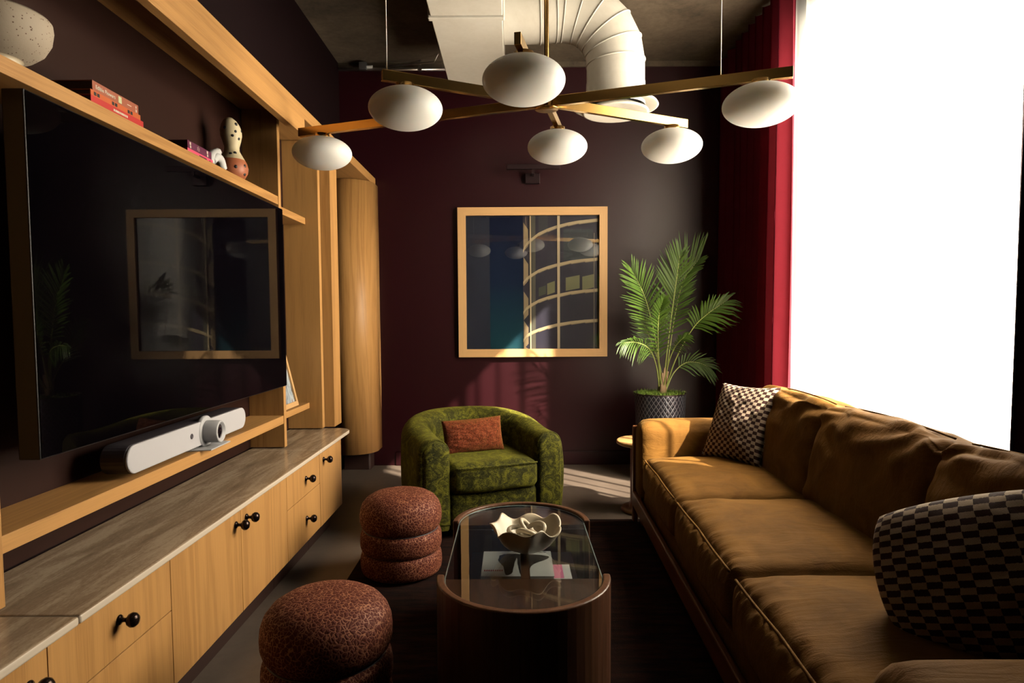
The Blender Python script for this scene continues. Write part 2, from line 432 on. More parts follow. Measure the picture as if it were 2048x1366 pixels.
MB().box(XR+.045, XR+.05, 3.18, WY1-.05, WZ0+.05, WZ1-.05).build('window_pane', M['window_glass'], w)
struct(MB().box(-1.0, XR, YB-.015, YB, 0, .115), 'baseboard_back', M['wall'], bevel=.003)
# pale ledge strip where plum paint meets the slab
struct(MB().box(XL, XR, YB-.02, YB, 3.29, ZC), 'trim_1', M['ceiling'])

# curtains
def curtain(name, x, y0, y1, z0, z1, amp, wl, m, label, cat, seed=0, n=None, group=None, flare=0):
    rnd = random.Random(seed); L = y1-y0; n = n or int(L/wl*14)
    ph = [rnd.uniform(.75, 1.3) for _ in range(200)]
    acc = [0]
    for i in range(n): acc.append(acc[-1] + 2*PI*(L/n)/wl*ph[int(i/14) % 200])
    def fn(u, v):
        i = min(n, int(round(u*n))); z = z0+(z1-z0)*v; a = amp*(1-.25*v)
        s_ = math.sin(acc[i] + .35*math.sin(3*v+i*.02)); q = math.copysign(abs(s_)**.8, s_)
        y = y0 + L*u + amp*.35*math.sin(2*acc[i]) + flare*(1-v)*(u-.5)*0
        return Vector((x + a*q, y, z))
    mb = MB().grid(n, 24, fn)
    o = mb.build(name, m, recalc=False)
    return tag(o, label, cat, group)
curtain('sheer_curtain', 1.81, 2.12, 4.30, .03, 3.31, .034, .19, M['sheer'], 'white sheer curtain glowing with daylight across the window behind the sofa', 'curtain', 3)
curtain('curtain', 1.715, 4.085, 5.40, .03, 3.31, .05, .16, M['velvet_red'], 'wine red floor length curtain in the corner behind the palm', 'curtain', 5)
curtain('curtain', 1.715, .7, 2.285, .03, 3.31, .05, .15, M['velvet_dark'], 'dark curtain at the right edge of the photo, behind the near end of sofa', 'curtain', 9)

# ------------------------------------------------------------------ ducts and pipes
d = thing('air_duct', 'white painted rectangular air duct running along the ceiling left of the round duct', 'duct', (-.25, 4, 2.92))
MB().box(-.2, .2, -4.2, .9, 0, .38).build('duct_body', M['duct'], d, bevel=.004)
for y in (-.28, -2.2):
    MB().box(-.215, .212, y-.02, y+.02, -.014, .385).build('duct_flange', M['duct'], d, bevel=.006)
dc = Vector((.27, 4.1, 3.115)); rd = .178
d = thing('round_air_duct', 'white round duct bending down to a ceiling diffuser', 'duct', (.27, 4.1, 2.6))
ctr = []
for x in (-.318, -.10): ctr.append(Vector((x, 0, .515)))
bend = Vector((.05, 0, .515-.31)); rb = .32
ctr.append(Vector((.0, 0, .525-.0)))
seg = []
for k in range(6):
    a = PI/2 - k*PI/2/5; seg.append(bend + rb*Vector((math.cos(a), 0, math.sin(a))))
body = MB()
pts = ctr + seg + [seg[-1] + Vector((0, 0, -.14))]
body.tube(pts, rd, 40, cap=False)
o = body.build('duct_elbow', M['duct'], d)
for k, p in enumerate(pts[1:-1]):
    a_ = pts[k+1]-pts[k]; b_ = pts[k+2]-pts[k+1]; t_ = (a_.normalized()+b_.normalized()).normalized(); u = t_.cross(Vector((0, 1, 0))).normalized(); v_ = Vector((0, 1, 0))
    ring = [p + (rd+.001)*(math.cos(2*PI*i/40)*u + math.sin(2*PI*i/40)*v_) for i in range(40)]
    MB().tube(ring, .0045, 8, closed=True).build('duct_seam', M['duct'], d)
dx = seg[-1].x
MB().lathe([(rd+.002, .085), (rd+.004, -.06)], (dx, 0, 0), 40).build('duct_collar', M['duct'], d)
df = MB().lathe([(.17, 0), (.175, -.02), (.255, -.05), (.262, -.062), (.25, -.064), (.185, -.045), (.16, -.03)], (dx, 0, .005), 48)
df.build('diffuser_ring', M['duct'], d)
MB().lathe([(.10, 0), (.2, -.05), (.205, -.058), (.19, -.062), (.09, -.03), (0, -.028)], (dx, 0, -.035), 48).build('diffuser_cone', M['duct'], d)
MB().lathe([(0, -.01), (.16, -.01), (.16, .02), (0, .02)], (dx, 0, .005), 40).build('diffuser_throat', M['steel'], d)

o = MB().tube([(-1.40, 5.38, 3.26), (-.52, 5.38, 3.255)], .013, 10).tube([(-1.02, 5.36, 3.275), (-.62, 5.3, 3.28), (-.58, 5.25, 3.33)], .006, 8).build('pipe', M['cable'])
tag(o, 'thin grey conduit under the concrete ceiling, left of the rectangular duct', 'pipe')
p = thing('pipe_bracket', 'small grey pipe hanger rising from the conduit near the duct', 'bracket', (-.74, 5.38, 3.26))
MB().box(-.012, .012, -.018, .018, -.02, .02).box(-.005, .005, -.005, .005, .02, .068).build('hanger', M['cable'], p)
MB().box(-.03, .03, -.01, .012, -.008, .004).build('clamp', M['cable'], p)
p = thing('junction_box', 'little junction box at the left end of the ceiling conduit', 'electrical box', (-1.2, 5.37, 3.275))
MB().box(-.03, .03, -.03, .03, -.025, .03).build('box_body', M['steel'], p, bevel=.004)
MB().lathe([(.012, -.03), (.012, .03)], (.045, 0, 0), 12, ax=Matrix.Rotation(PI/2, 3, 'Y')).build('connector', M['white'], p)

# ------------------------------------------------------------------ built in shelving
S = thing('shelving_unit', 'oak built in shelving framing the television along the left wall', 'shelving unit', (0, 0, 0))
OX, OY, OZ = M['oak_x'], M['oak_y'], M['oak_z']
MB().box(XL+.002, -1.41, .6, 4.05, .56, 2.335).build('back_panel', M['panel'], S)
MB().box(-1.41, -1.225, 1.475, 1.525, .562, 2.335).build('partition', OZ, S, bevel=.0015)
MB().box(-1.41, -1.225, 3.44, 3.475, .562, 2.335).build('partition', OZ, S, bevel=.0015)
MB().box(-1.41, -1.195, 4.03, 4.075, .562, 2.335).build('partition', OZ, S, bevel=.0015)
MB().box(-1.41, -1.135, 4.085, 4.245, .562, 2.335).build('end_panel', OZ, S, bevel=.0015)
MB().box(-1.41, -1.228, 1.525, 3.44, 1.845, 1.888).build('shelf', OY, S, bevel=.0015)
MB().box(-1.41, -1.228, 1.525, 3.44, .689, .733).build('shelf', OY, S, bevel=.0015)
MB().box(-1.41, -1.228, .6, 1.475, 1.845, 1.888).build('shelf', OY, S, bevel=.0015)
MB().box(-1.41, -1.275, 3.475, 4.03, 1.825, 1.865).build('shelf', OY, S, bevel=.0015)
MB().box(-1.41, -1.275, 3.475, 4.03, .69, .725).build('shelf', OY, S, bevel=.0015)
MB().box(XL+.002, -1.135, .6, YB-.003, 2.337, 2.40).build('header_board', OY, S, bevel=.0015)
MB().box(-1.165, -1.128, .6, 3.595, 2.238, 2.335).build('header_fascia', OY, S, bevel=.0015)

# base cabinets: each unit a thing of its own
XF = -1.045; ZB, ZT = .125, .532
def knob(parent, y, z):
    mb = MB(); ax = Matrix.Rotation(PI/2, 3, 'Y')
    mb.lathe([(0, 0), (.0135, 0), (.014, .002), (.012, .005), (.0062, .008), (.0055, .016), (.0075, .021), (.0155, .026), (.0195, .034), (.0185, .042), (.0125, .049), (0, .052)], (XF, y, z), 28, ax=ax)
    mb.build('knob', M['knob'], parent)
def cabinet(name, label, y0, y1, fronts, cat='cabinet', rounded=False):
    t = thing(name, label, cat, (0, 0, 0), 0, 'oak base cabinets along the left wall')
    if not rounded:
        MB().box(-1.415, XF-.02, y0+.001, y1-.001, ZB, ZT).build('carcass', OZ, t)
        MB().box(-1.40, -1.115, y0+.001, y1-.001, 0, ZB-.001).build('toe_kick', M['toe'], t)
    else:
        r = .11; poly = [(-1.415, y0+.001), (XF-.02, y0+.001)] + [(XF-.02-r+r*math.cos(a), y1-r+r*math.sin(a)) for a in [i*PI/2/10 for i in range(11)]] + [(-1.415, y1)]
        MB().prism(poly, ZB, ZT).build('carcass', OZ, t)
        MB().box(-1.40, -1.115, y0+.001, y1-.12, 0, ZB-.001).build('toe_kick', M['toe'], t)
    for kind, a, b, z0, z1, ky, kz in fronts:
        g = .0015
        if rounded:
            r = .13
            poly = [(XF-.018, a+g), (XF, a+g)] + [(XF-r+r*math.cos(q), b-r+r*math.sin(q)) for q in [i*PI/2/12 for i in range(13)]] + [(XF-r, b-.02)]
            poly = [(XF-.018, a+g), (XF, a+g)] + [(XF-r+r*math.cos(q), y1+.018-r+r*math.sin(q)) for q in [i*PI/2/12 for i in range(13)]]
            poly += [(XF-r+(r-.018)*math.cos(q), y1+.018-r+(r-.018)*math.sin(q)) for q in [(12-i)*PI/2/12 for i in range(13)]]
            dr = MB().prism(poly, z0, z1).build(kind, OZ, t)
        else:
            dr = MB().box(XF-.018, XF, a+g, b-g, z0+g, z1-g).build(kind, OZ, t, bevel=.001)
        knob(dr, ky, kz)
    return t
zs = .365
cabinet('base_cabinet', 'oak base cabinet at the bottom left corner, its knob nearest the camera', .95, 1.41, [('door', .95, 1.41, ZB, ZT, 1.352, .463)])
cabinet('base_cabinet', 'oak two drawer cabinet nearest the camera, under the stone joint', 1.41, 1.93, [('drawer', 1.41, 1.93, zs, ZT, 1.672, .458), ('drawer', 1.41, 1.93, ZB, zs, 1.672, .245)])
cabinet('base_cabinet', 'oak double door cabinet with two knobs close together, below the conference camera', 1.93, 2.94, [('door', 1.93, 2.44, ZB, ZT, 2.395, .478), ('door', 2.44, 2.94, ZB, ZT, 2.49, .478)])
cabinet('base_cabinet', 'oak two drawer cabinet with knobs one above the other, nearer the armchair', 2.94, 3.45, [('drawer', 2.94, 3.45, zs, ZT, 3.215, .448), ('drawer', 2.94, 3.45, ZB, zs, 3.215, .245)])
cabinet('base_cabinet', 'oak end cabinet with rounded corner at the far end of the run', 3.45, 3.98, [('door', 3.45, 3.98, ZB, ZT, 3.52, .478)], rounded=True)

def slab(label, y0, y1, rounded=False):
    xf = -1.022; r = .09
    poly = [(-1.41, y0), (xf, y0)]
    if rounded: poly += [(xf-r+r*math.cos(a), y1-r+r*math.sin(a)) for a in [i*PI/2/10 for i in range(11)]]
    else: poly += [(xf, y1)]
    poly += [(-1.41, y1)]
    t = MB().prism(poly, .533, .556)
    t.bm.normal_update()
    s1 = t.mi(M['stone']); s2 = t.mi(M['stone_edge'])
    for f in t.bm.faces: f.material_index = 0 if abs(f.normal.z) > .5 else s2
    o = t.build('worktop', M['stone'], bevel=.007, seg=4)
    return tag(o, label, 'worktop', 'travertine worktop slabs')
slab('travertine worktop slab at the left edge of the photo', .95, 1.487)
slab('long middle travertine worktop slab under the television', 1.4895, 3.392)
slab('short travertine worktop slab with rounded corner at far end', 3.3945, 4.08, True)

# tall rounded cabinet by the back wall
t = thing('tall_cabinet', 'tall oak cabinet with rounded corner against the back wall', 'cabinet', (0, 0, 0))
def rc(x0, x1, y0, y1, r, n=14):
    return [(x0, y0)] + [(x1-r+r*math.sin(a), y0+r-r*math.cos(a)) for a in [i*PI/2/n for i in range(n+1)]] + [(x1, y1), (x0, y1)]
mb = MB().prism(rc(-1.405, -1.115, 5.12, YB-.003, .2), .158, 2.334)
for f in mb.bm.faces: f.smooth = abs(f.normal.z) < .5
mb.build('cabinet_body', OZ, t)
MB().prism(rc(-1.40, -1.185, 5.30, YB-.003, .02), 0, .157).build('plinth', M['toe'], t)

# ------------------------------------------------------------------ television and conference bar
t = thing('television', 'large glossy black wall mounted television between the oak shelves', 'television', (0, 0, 0))
MB().box(-1.262, -1.206, 1.635, 3.437, .893, 1.822).build('housing', M['tv_edge'], t, bevel=.003)
MB().box(-1.2055, -1.204, 1.639, 3.433, .897, 1.818).build('screen', M['tv'], t)
MB().box(-1.409, -1.263, 2.3, 2.8, 1.2, 1.5).build('wall_mount', M['black_metal'], t)

t = thing('conference_camera', 'light grey conference camera bar standing on the low shelf under the television', 'conference camera', (-1.292, 2.535, .733), math.radians(1.0))
L_, H_, D_ = .965, .097, .085
def stad(w_, h_, n=12):
    r = h_/2; return [(w_/2-r+r*math.sin(a), r-r*math.cos(a)) for a in [i*PI/n for i in range(n+1)]] + [(-w_/2+r-r*math.sin(a), r+r*math.cos(a)) for a in [i*PI/n for i in range(n+1)]]
Z0 = .012
mb = MB().prism([(a, b+Z0) for a, b in stad(L_, H_)], -D_/2, D_/2-.006, axis='x')
mb.build('bar_housing', M['dark_plastic'], t, bevel=.003)
mb = MB().prism([(a, b+Z0+.001) for a, b in stad(L_-.002, H_-.002)], D_/2-.006, D_/2+.004, axis='x')
mb.build('speaker_fabric', M['grey_fabric'], t, bevel=.004)
AX = Matrix.Rotation(PI/2, 3, 'Y')
yc = .075
def ring(prof, c, m, name): return MB().lathe(prof, c, 44, ax=AX).build(name, m, t)
ring([(0, 0), (.064, 0), (.064, .018), (.060, .022), (0, .022)], (.028, yc, Z0+.05), M['grey_plastic'], 'camera_housing')
ring([(.045, 0), (.045, .055), (.042, .058), (.036, .058), (.034, .05), (0, .046)], (.05, yc, Z0+.05), M['grey_plastic'], 'lens_barrel')
ring([(0, .004), (.012, .003), (.026, .0), (.034, -.004)], (.101, yc, Z0+.05), M['lens'], 'lens')
ring([(0, 0), (.010, 0), (.0105, .003), (.007, .004), (.005, .002), (0, .002)], (D_/2+.003, yc-.125, Z0+.052), M['dark_plastic'], 'sensor')
MB().prism([(-.02, yc-.12), (-.02, yc+.11), (.105, yc+.09), (.105, yc-.09)], .0005, .006).build('foot', M['grey_plastic'], t, bevel=.0015)
MB().box(.0, .03, yc-.05, yc+.05, .005, Z0+.004).build('foot_neck', M['dark_plastic'], t)

# ------------------------------------------------------------------ things on the shelves
ZS = 1.888
mb = MB().lathe([(0, 0), (.054, 0), (.053, .012), (.051, .026), (.060, .030), (.085, .045), (.108, .070), (.123, .105), (.1275, .140), (.126, .160), (.121, .168), (.116, .160), (.117, .140), (.112, .105), (.095, .07), (.06, .05), (0, .045)], (0, 0, 0), 72)
B = thing('bowl', 'speckled beige stoneware bowl on a foot, top shelf at the left edge', 'bowl', (-1.312, 1.685, ZS))
bb = mb.build('bowl_body', M['stoneware'], B); bb.scale = (1, 1, .80)
MB().lathe([(.0605, .0240), (.0530, .021), (.0545, .010), (.0558, .0005), (.0, .0005)], (0, 0, .0), 48).build('foot_ring', M['ceramic'], B)

def book(x0, x1, y0, y1, z0, th, m, label, group, marks=None, rz=0):
    """spine faces the room (+x)"""
    cx_, cy2 = (x0+x1)/2, (y0+y1)/2
    t = thing('book', label, 'book', (cx_, cy2, z0), rz, group); a, b = (x1-x0)/2, (y1-y0)/2
    mb = MB().box(-a, a, -b, b, 0, .003).box(-a, a, -b, b, th-.003, th).box(a-.003, a, -b, b, .003, th-.003)
    mb.mats = [m]
    if marks: marks(mb, a, b, th)
    mb.build('cover', m, t, recalc=False)
    MB().box(-a+.004, a-.003, -b+.004, b-.004, .003, th-.003).build('pages', M['pages'], t)
    return t
M['pages'] = plain('book_pages', (.12, .055, .04), .8)
def pm(name, c): 
    if name not in M: M[name] = plain(name, c, .5)
    return M[name]
def dashes(col, ys, z0, z1, w_):
    def fn(mb, a, b, th):
        for y in ys: mb.box(a, a+.0006, y*b*2-b, y*b*2-b+w_, z0*th, z1*th, col)
    return fn
def text_mark(mb, txt, size, a, b, y, z, col, bold=0):
    c = bpy.data.curves.new('lettering', 'FONT'); c.body = txt; c.size = size; c.extrude = .0003; c.align_y = 'CENTER'; c.offset = bold
    o = bpy.data.objects.new('lettering', c); me = bpy.data.meshes.new_from_object(o)
    vs_ = [mb.v((a+.0005+v.co.z, -b+y+v.co.x, z+v.co.y)) for v in me.vertices]
    for p in me.polygons:
        f = mb.face([vs_[i] for i in p.vertices], col)
        if f: f.smooth = False
    bpy.data.objects.remove(o); bpy.data.curves.remove(c); bpy.data.meshes.remove(me)
cr = pm('cream_print', (.75, .62, .5)); bk = pm('black_print', (.01, .008, .01))
G1 = 'art books stacked on the top shelf'
yb = 1.975
def m_edible(mb, a, b, th):
    text_mark(mb, 'Edible Flowers', .0165, a, b, .014, th*.5, cr, .0003)
    mb.box(a, a+.0006, -b+.128, -b+.145, th*.2, th*.85, pm('pale_green_print', (.6, .62, .35)))
    mb.box(a, a+.0006, -b+.175, -b+.198, th*.45, th*.53, cr).box(a, a+.0006, -b+.222, -b+.228, th*.15, th*.45, cr).box(a, a+.0006, -b+.222, -b+.227, th*.55, th*.8, cr)
book(-1.385, -1.243, 1.955, 2.228, ZS, .026, pm('red_cloth', (.5, .022, .018)), 'bright red book at the bottom of the left stack on top shelf', G1, dashes(cr, [.40, .43, .455, .48, .51, .54, .565, .59, .62, .65], .45, .72, .006))
book(-1.388, -1.245, 1.958, 2.215, ZS+.0265, .017, pm('orange_cloth', (.55, .11, .02)), 'thin orange book with black blocks, middle of the left stack', G1, dashes(bk, [.06, .12, .40, .46, .72, .78], .2, .8, .011))
book(-1.39, -1.250, 1.975, 2.213, ZS+.044, .031, pm('terracotta_cloth', (.36, .10, .05)), 'terracotta Edible Flowers book on top of the left stack', G1, m_edible)
G2 = 'paperbacks beside the white ornament'
book(-1.385, -1.243, 2.525, 2.735, ZS, .018, pm('pink_cloth', (.75, .08, .16)), 'pink book at the bottom of the pair beside the white ornament', G2, dashes(bk, [.45, .5, .55, .6, .65, .7, .86], .3, .65, .007))
def m_wine(mb, a, b, th):
    for y in (.09, .80): mb.box(a, a+.0006, y*2*b-b, y*2*b-b+.010, th*.12, th*.45, cr).box(a, a+.0006, y*2*b-b-.002, y*2*b-b+.009, th*.52, th*.88, cr)
    mb.box(a, a+.0006, -b+.078, -b+.080, th*.3, th*.75, cr).box(a, a+.0006, -b+.086, -b+.0875, th*.2, th*.9, cr).box(a, a+.0006, -b+.094, -b+.0955, th*.25, th*.7, cr)
book(-1.385, -1.245, 2.530, 2.728, ZS+.0185, .030, pm('wine_cloth', (.11, .012, .05)), 'dark wine coloured book lying on the pink book', G2, m_wine)

# white looped ornament
o = thing('ornament', 'small white looped ceramic ornament between the books and the spotted vase', 'ornament', (-1.275, 2.835, ZS))
MB().tube(smooth_path([(0, -.055, .018), (0, -.05, .045), (0, -.02, .066), (0, .018, .082)]), .0175, 16).lathe([(0, -.0175), (.012, -.0125), (.0175, 0), (.012, .0125), (0, .0175)], (0, .018, .082), 16).build('upper_loop', M['white'], o)
MB().tube(smooth_path([(.004, -.045, .03), (.01, -.02, .052), (.01, .02, .05), (.008, .048, .018)]), .0175, 16).build('lower_loop', M['white'], o)

# spotted gourd vase
vz = thing('vase', 'gourd shaped vase, cream with black spots above terracotta, on the top shelf', 'vase', (-1.29, 3.035, ZS))
prof_b = [(0, 0), (.035, 0), (.05, .012), (.061, .035), (.064, .058), (.060, .082), (.052, .1)]
prof_t = [(.052, .1), (.04, .125), (.031, .145), (.030, .165), (.037, .195), (.043, .222), (.043, .248), (.037, .272), (.026, .292), (.012, .306), (0, .31)]
def lean(p, a): return Vector((p.x, p.y - .012*max(0, (p.z-.2)/.1), p.z - (.16*(p.y) if p.z > .25 else 0)))
terra = pm('terracotta_clay', (.40, .12, .05)); crm = pm('cream_clay', (.66, .55, .34))
low = MB().lathe(prof_b, (0, 0, 0), 48, terra); upp = MB().lathe(prof_t, (0, 0, 0), 48, crm, fn=lean)
def rad_at(z):
    P = prof_b + prof_t
    for (r0, z0), (r1, z1) in zip(P, P[1:]):
        if z0 <= z <= z1: return r0+(r1-r0)*(z-z0)/max(1e-6, z1-z0)
    return .03
for a_deg, z, s_ in ((-30, .268, .010), (-42, .235, .0085), (-60, .215, .0085), (-18, .205, .009), (20, .15, .008), (-48, .128, .010), (-75, .122, .009), (-15, .066, .010), (22, .055, .011), (-10, .028, .010), (-55, .055, .01), (60, .08, .01), (50, .24, .009), (80, .19, .009), (-100, .25, .009), (-110, .06, .01), (5, .245, .008)):
    a_ = math.radians(a_deg); r = rad_at(z); mb = low if z < .1 else upp
    n_ = Vector((math.cos(a_), math.sin(a_), .0)); c = n_*(r-.0012) + Vector((0, 0, z - (.16*(r*math.sin(a_)) if z > .25 else 0)))
    if z > .2: c.y -= .012*(z-.2)/.1
    u = Vector((-n_.y, n_.x, 0)); w_ = Vector((0, 0, 1))
    rows = []
    for k, (rr, hh) in enumerate(((1, -.001), (.75, .0022), (0, .0032))):
        rows.append([mb.v(c + n_*hh)] if rr == 0 else [mb.v(c + n_*hh + s_*rr*(math.cos(2*PI*i/12)*u*.8 + math.sin(2*PI*i/12)*w_)) for i in range(12)])
    for i in range(12):
        mb.face([rows[0][i], rows[0][(i+1) % 12], rows[1][(i+1) % 12], rows[1][i]], bk); mb.face([rows[1][i], rows[1][(i+1) % 12], rows[2][0]], bk)
low.build('lower_body', terra, vz); upp.build('upper_body', crm, vz)
MB().tube(smooth_path([(0, .036, .185), (0, .062, .18), (0, .068, .162), (0, .05, .147), (0, .03, .145)]), .0045, 10).build('handle', terra, vz)
MB().tube(smooth_path([(0, .032, .143), (0, .058, .138), (0, .067, .118), (0, .056, .098)]), .0045, 10).build('handle', terra, vz)

vz.scale = (1.08, 1.08, .90)

# small leaning frame
fr = thing('leaning_picture', 'small pale framed photograph leaning on the low shelf past the television', 'picture frame', (-1.30, 3.70, .725))
LM = Matrix.Rotation(math.radians(-13), 4, 'Y')
mb = MB()
for (y0, y1, z0, z1) in ((-.19, .19, 0, .028), (-.19, .19, .412, .44), (-.19, -.165, .028, .412), (.165, .19, .028, .412)): mb.box(-.012, .006, y0, y1, z0, z1, M4=LM)
o = mb.build('frame', M['maple'], fr); o.location = (0.0, 0, .003)
def photo_mat():
    t = NT('grey_blue_photograph'); n = t.noise(t.coord((1, 1, .35), rot=(.8, 0, 0)), 14, 4, .6, 1.2)
    t.col(t.ramp(n, [(.35, (.08, .05, .06)), (.48, (.35, .42, .48)), (.6, (.62, .66, .68)), (.7, (.18, .1, .09))])); t.set(Roughness=.3); return t.m
MB().box(-.008, -.004, -.165, .165, .028, .412, M4=LM).build('photograph', photo_mat(), fr, loc=(0, 0, .003))

# ------------------------------------------------------------------ picture on the back wall
pc = thing('framed_picture', 'large square photograph of a curved tower in a pale wood frame on the back wall', 'picture', (0, 0, 0))
fx0, fx1, fz0, fz1 = -.455, .781, .917, 2.153
iw = .066
yf0, yf1 = YB-.045, YB-.002
mb = MB()
def mitre(a, b, c, d_, m):
    fr_ = [mb.v((x, yf0, z)) for x, z in (a, b, c, d_)]; bk_ = [mb.v((x, yf1, z)) for x, z in (a, b, c, d_)]
    for q in ((fr_[0], fr_[1], fr_[2], fr_[3]), (bk_[3], bk_[2], bk_[1], bk_[0])): 
        f = mb.face(list(q), m); f.smooth = False
    for i in range(4):
        f = mb.face([fr_[i], fr_[(i+1) % 4], bk_[(i+1) % 4], bk_[i]], m); f.smooth = False
ix0, ix1, iz0, iz1 = fx0+iw, fx1-iw, fz0+iw, fz1-iw
mitre((fx0, fz0), (fx1, fz0), (ix1, iz0), (ix0, iz0), M['maple_x']); mitre((fx0, fz1), (ix0, iz1), (ix1, iz1), (fx1, fz1), M['maple_x'])
mitre((fx0, fz0), (ix0, iz0), (ix0, iz1), (fx0, fz1), M['maple']); mitre((fx1, fz0), (fx1, fz1), (ix1, iz1), (ix1, iz0), M['maple'])
mb.build('frame', M['maple'], pc)
# the print: flat shapes laid over one another
ya = YB-.012
art = MB(); lay = [0]
def ink(poly, c, nm):
    m = M.get(nm) or pm(nm, c); lay[0] += 1; y = ya - .00008*lay[0]
    f = art.face([art.v((ix0+(ix1-ix0)*u, y, iz1-(iz1-iz0)*w_)) for u, w_ in poly], m)
    if f: f.smooth = False
def rect(u0, u1, w0, w1, c, nm): ink([(u0, w0), (u1, w0), (u1, w1), (u0, w1)], c, nm)
def skyprint():
    t = NT('print_night_blue'); tc = t.coord(); sp = t.add('ShaderNodeSeparateXYZ'); t.link(tc, sp.inputs[0])
    f = t.math('MULTIPLY_ADD', sp.outputs[2], -1/(iz1-iz0), iz1/(iz1-iz0))
    t.col(t.ramp(f, [(0, (.006, .009, .028)), (.5, (.006, .014, .038)), (1, (.008, .045, .062))])); t.set(Roughness=.6, Specular_IOR_Level=.1); return t.m
M['print_night_blue'] = skyprint()
q = lambda X, Y: ((X-172)/858, (Y-367)/856)
rect(0, 1, 0, 1, None, 'print_night_blue')
rect(0, .178, 0, 1, (.010, .014, .030), 'print_blue_grey')
rect(.428, 1, 0, 1, (.014, .012, .026), 'print_dark_tower')
def quad(x0, x1, y0, y1, c, nm): a = q(x0, y0); b = q(x1, y1); rect(a[0], b[0], max(0, a[1]), min(1, b[1]), c, nm)
quad(595, 620, 367, 1223, (.075, .07, .05), 'print_column_shade')
quad(640, 700, 367, 500, (.03, .03, .035), 'print_pane_grey'); quad(800, 990, 455, 650, (.022, .03, .036), 'print_pane_blue')
for x0, x1, y0, y1, k in ((695, 745, 785, 875, 1), (815, 905, 748, 850, 1), (922, 1000, 742, 845, 1), (640, 688, 812, 885, 0)):
    a = q(x0, y0); b = q(x1, y1); ink([(a[0], a[1]+.02), (b[0], a[1]), (b[0], b[1]-.02), (a[0], b[1])], (.16, .16, .075) if k else (.05, .055, .035), 'print_lit_pane' if k else 'print_dim_pane')
bands = [[(540, 592), (560, 555), (590, 525), (640, 487), (700, 460), (760, 440), (830, 423), (900, 411), (1030, 398)],
         [(540, 800), (560, 775), (590, 752), (640, 722), (700, 700), (760, 684), (850, 665), (940, 655), (1030, 648)],
         [(540, 992), (560, 965), (590, 942), (640, 915), (700, 895), (760, 881), (850, 863), (940, 853), (1030, 846)],
         [(540, 1170), (560, 1142), (590, 1122), (640, 1102), (700, 1084), (760, 1070), (850, 1056), (940, 1047), (1030, 1042)]]
for top in (410, 632, 852, 1040, 1205):
    ink([q(543, top), q(573, top+45 if top < 1200 else 1223), q(573, min(1223, top+150)), q(543, min(1223, top+185))], (.27, .2, .11), 'print_beige_shade')
for b_ in bands:
    for (x0, y0), (x1, y1) in zip(b_, b_[1:]):
        ink([q(x0, y0-11), q(x1, y1-11), q(x1, y1+9), q(x0, y0+11)], (.42, .33, .19), 'print_beige')
        ink([q(x0, y0+9), q(x1, y1+6), q(x1, y1+10), q(x0, y0+14)], (.2, .15, .09), 'print_beige_dark')
quad(583, 592, 367, 1223, (.55, .43, .26), 'print_cream'); quad(760, 777, 367, 1223, (.5, .4, .25), 'print_cream_dull')
quad(996, 1000, 480, 1223, (.24, .2, .14), 'print_thin_line'); quad(1024, 1030, 367, 1223, (.24, .2, .14), 'print_thin_line')
art.build('print', M['print_night_blue'], pc, recalc=False)
MB().box(ix0, ix1, ya-.012, ya-.009, iz0, iz1).build('glazing', M['glass'], pc)
MB().box(ix0-.01, ix1+.01, ya, YB-.003, iz0-.01, iz1+.01).build('backing', M['black_metal'], pc)

pl = thing('picture_light', 'slim black picture light above the large framed tower photograph', 'picture light', (0, 0, 0))
MB().box(-.045, .385, 5.29, 5.325, 2.435, 2.475).build('light_bar', M['black_metal'], pl, bevel=.004)
MB().box(.155, .175, 5.31, 5.41, 2.40, 2.415).box(.155, .175, 5.30, 5.315, 2.40, 2.44).build('arm', M['black_metal'], pl)
MB().box(.105, .225, 5.40, YB-.002, 2.345, 2.425).build('wall_plate', M['black_metal'], pl, bevel=.003)

# ------------------------------------------------------------------ chandelier
hub = Vector((.153, 2.93))
ch = thing('chandelier', 'brass chandelier of three crossing bars with six oval opal globes', 'chandelier', (hub.x, hub.y, 2.165))
bars = [((-1.09, 3.385), (1.10, 2.60)), ((-.51, 2.605), (.865, 3.285)), ((.020, 2.275), (.240, 3.36))]
globes = [(-.962, 3.34), (.985, 2.628), (-.425, 2.645), (.782, 3.243), (.042, 2.345), (.222, 3.25)]
zb = 2.178
for k, (a, b) in enumerate(bars):
    A_ = Vector((a[0]-hub.x, a[1]-hub.y, 0)); B_ = Vector((b[0]-hub.x, b[1]-hub.y, 0)); mid = (A_+B_)/2; L = (B_-A_).length
    ang = math.atan2((B_-A_).y, (B_-A_).x); z = zb - 2.165 + .001*k
    MB().box(-L/2, L/2, -.012, .012, 0, .042).build('bar', M['brass'], ch, loc=(mid.x, mid.y, z), rot=(0, 0, ang), bevel=.0015)
for gx, gy in globes:
    cpt = Vector((gx-hub.x, gy-hub.y, 2.083-2.165))
    g = MB().lathe([(.147*math.cos(a)*1.0, .080*math.sin(a)) for a in [-PI/2 + i*PI/32 for i in range(33)]], (0, 0, 0), 64).build('globe', M['opal'], ch, loc=tuple(cpt))
    MB().lathe([(0, .0965), (.036, .0965), (.037, .084), (.046, .076), (0, .07)], (0, 0, 0), 32).build('globe_cap', M['brass'], g)
MB().lathe([(0, 0), (.052, 0), (.053, .004), (.040, .006), (.032, .010), (.032, .085), (.012, .09), (0, .09)], (0, 0, 0), 40).build('hub', M['brass'], ch)
MB().lathe([(.0105, .08), (.0105, 1.163)], (0, 0, 0), 20).build('stem', M['brass'], ch)
MB().lathe([(0, 1.14), (.06, 1.14), (.062, 1.163), (0, 1.163)], (0, 0, 0), 32).build('ceiling_canopy', M['brass'], ch)
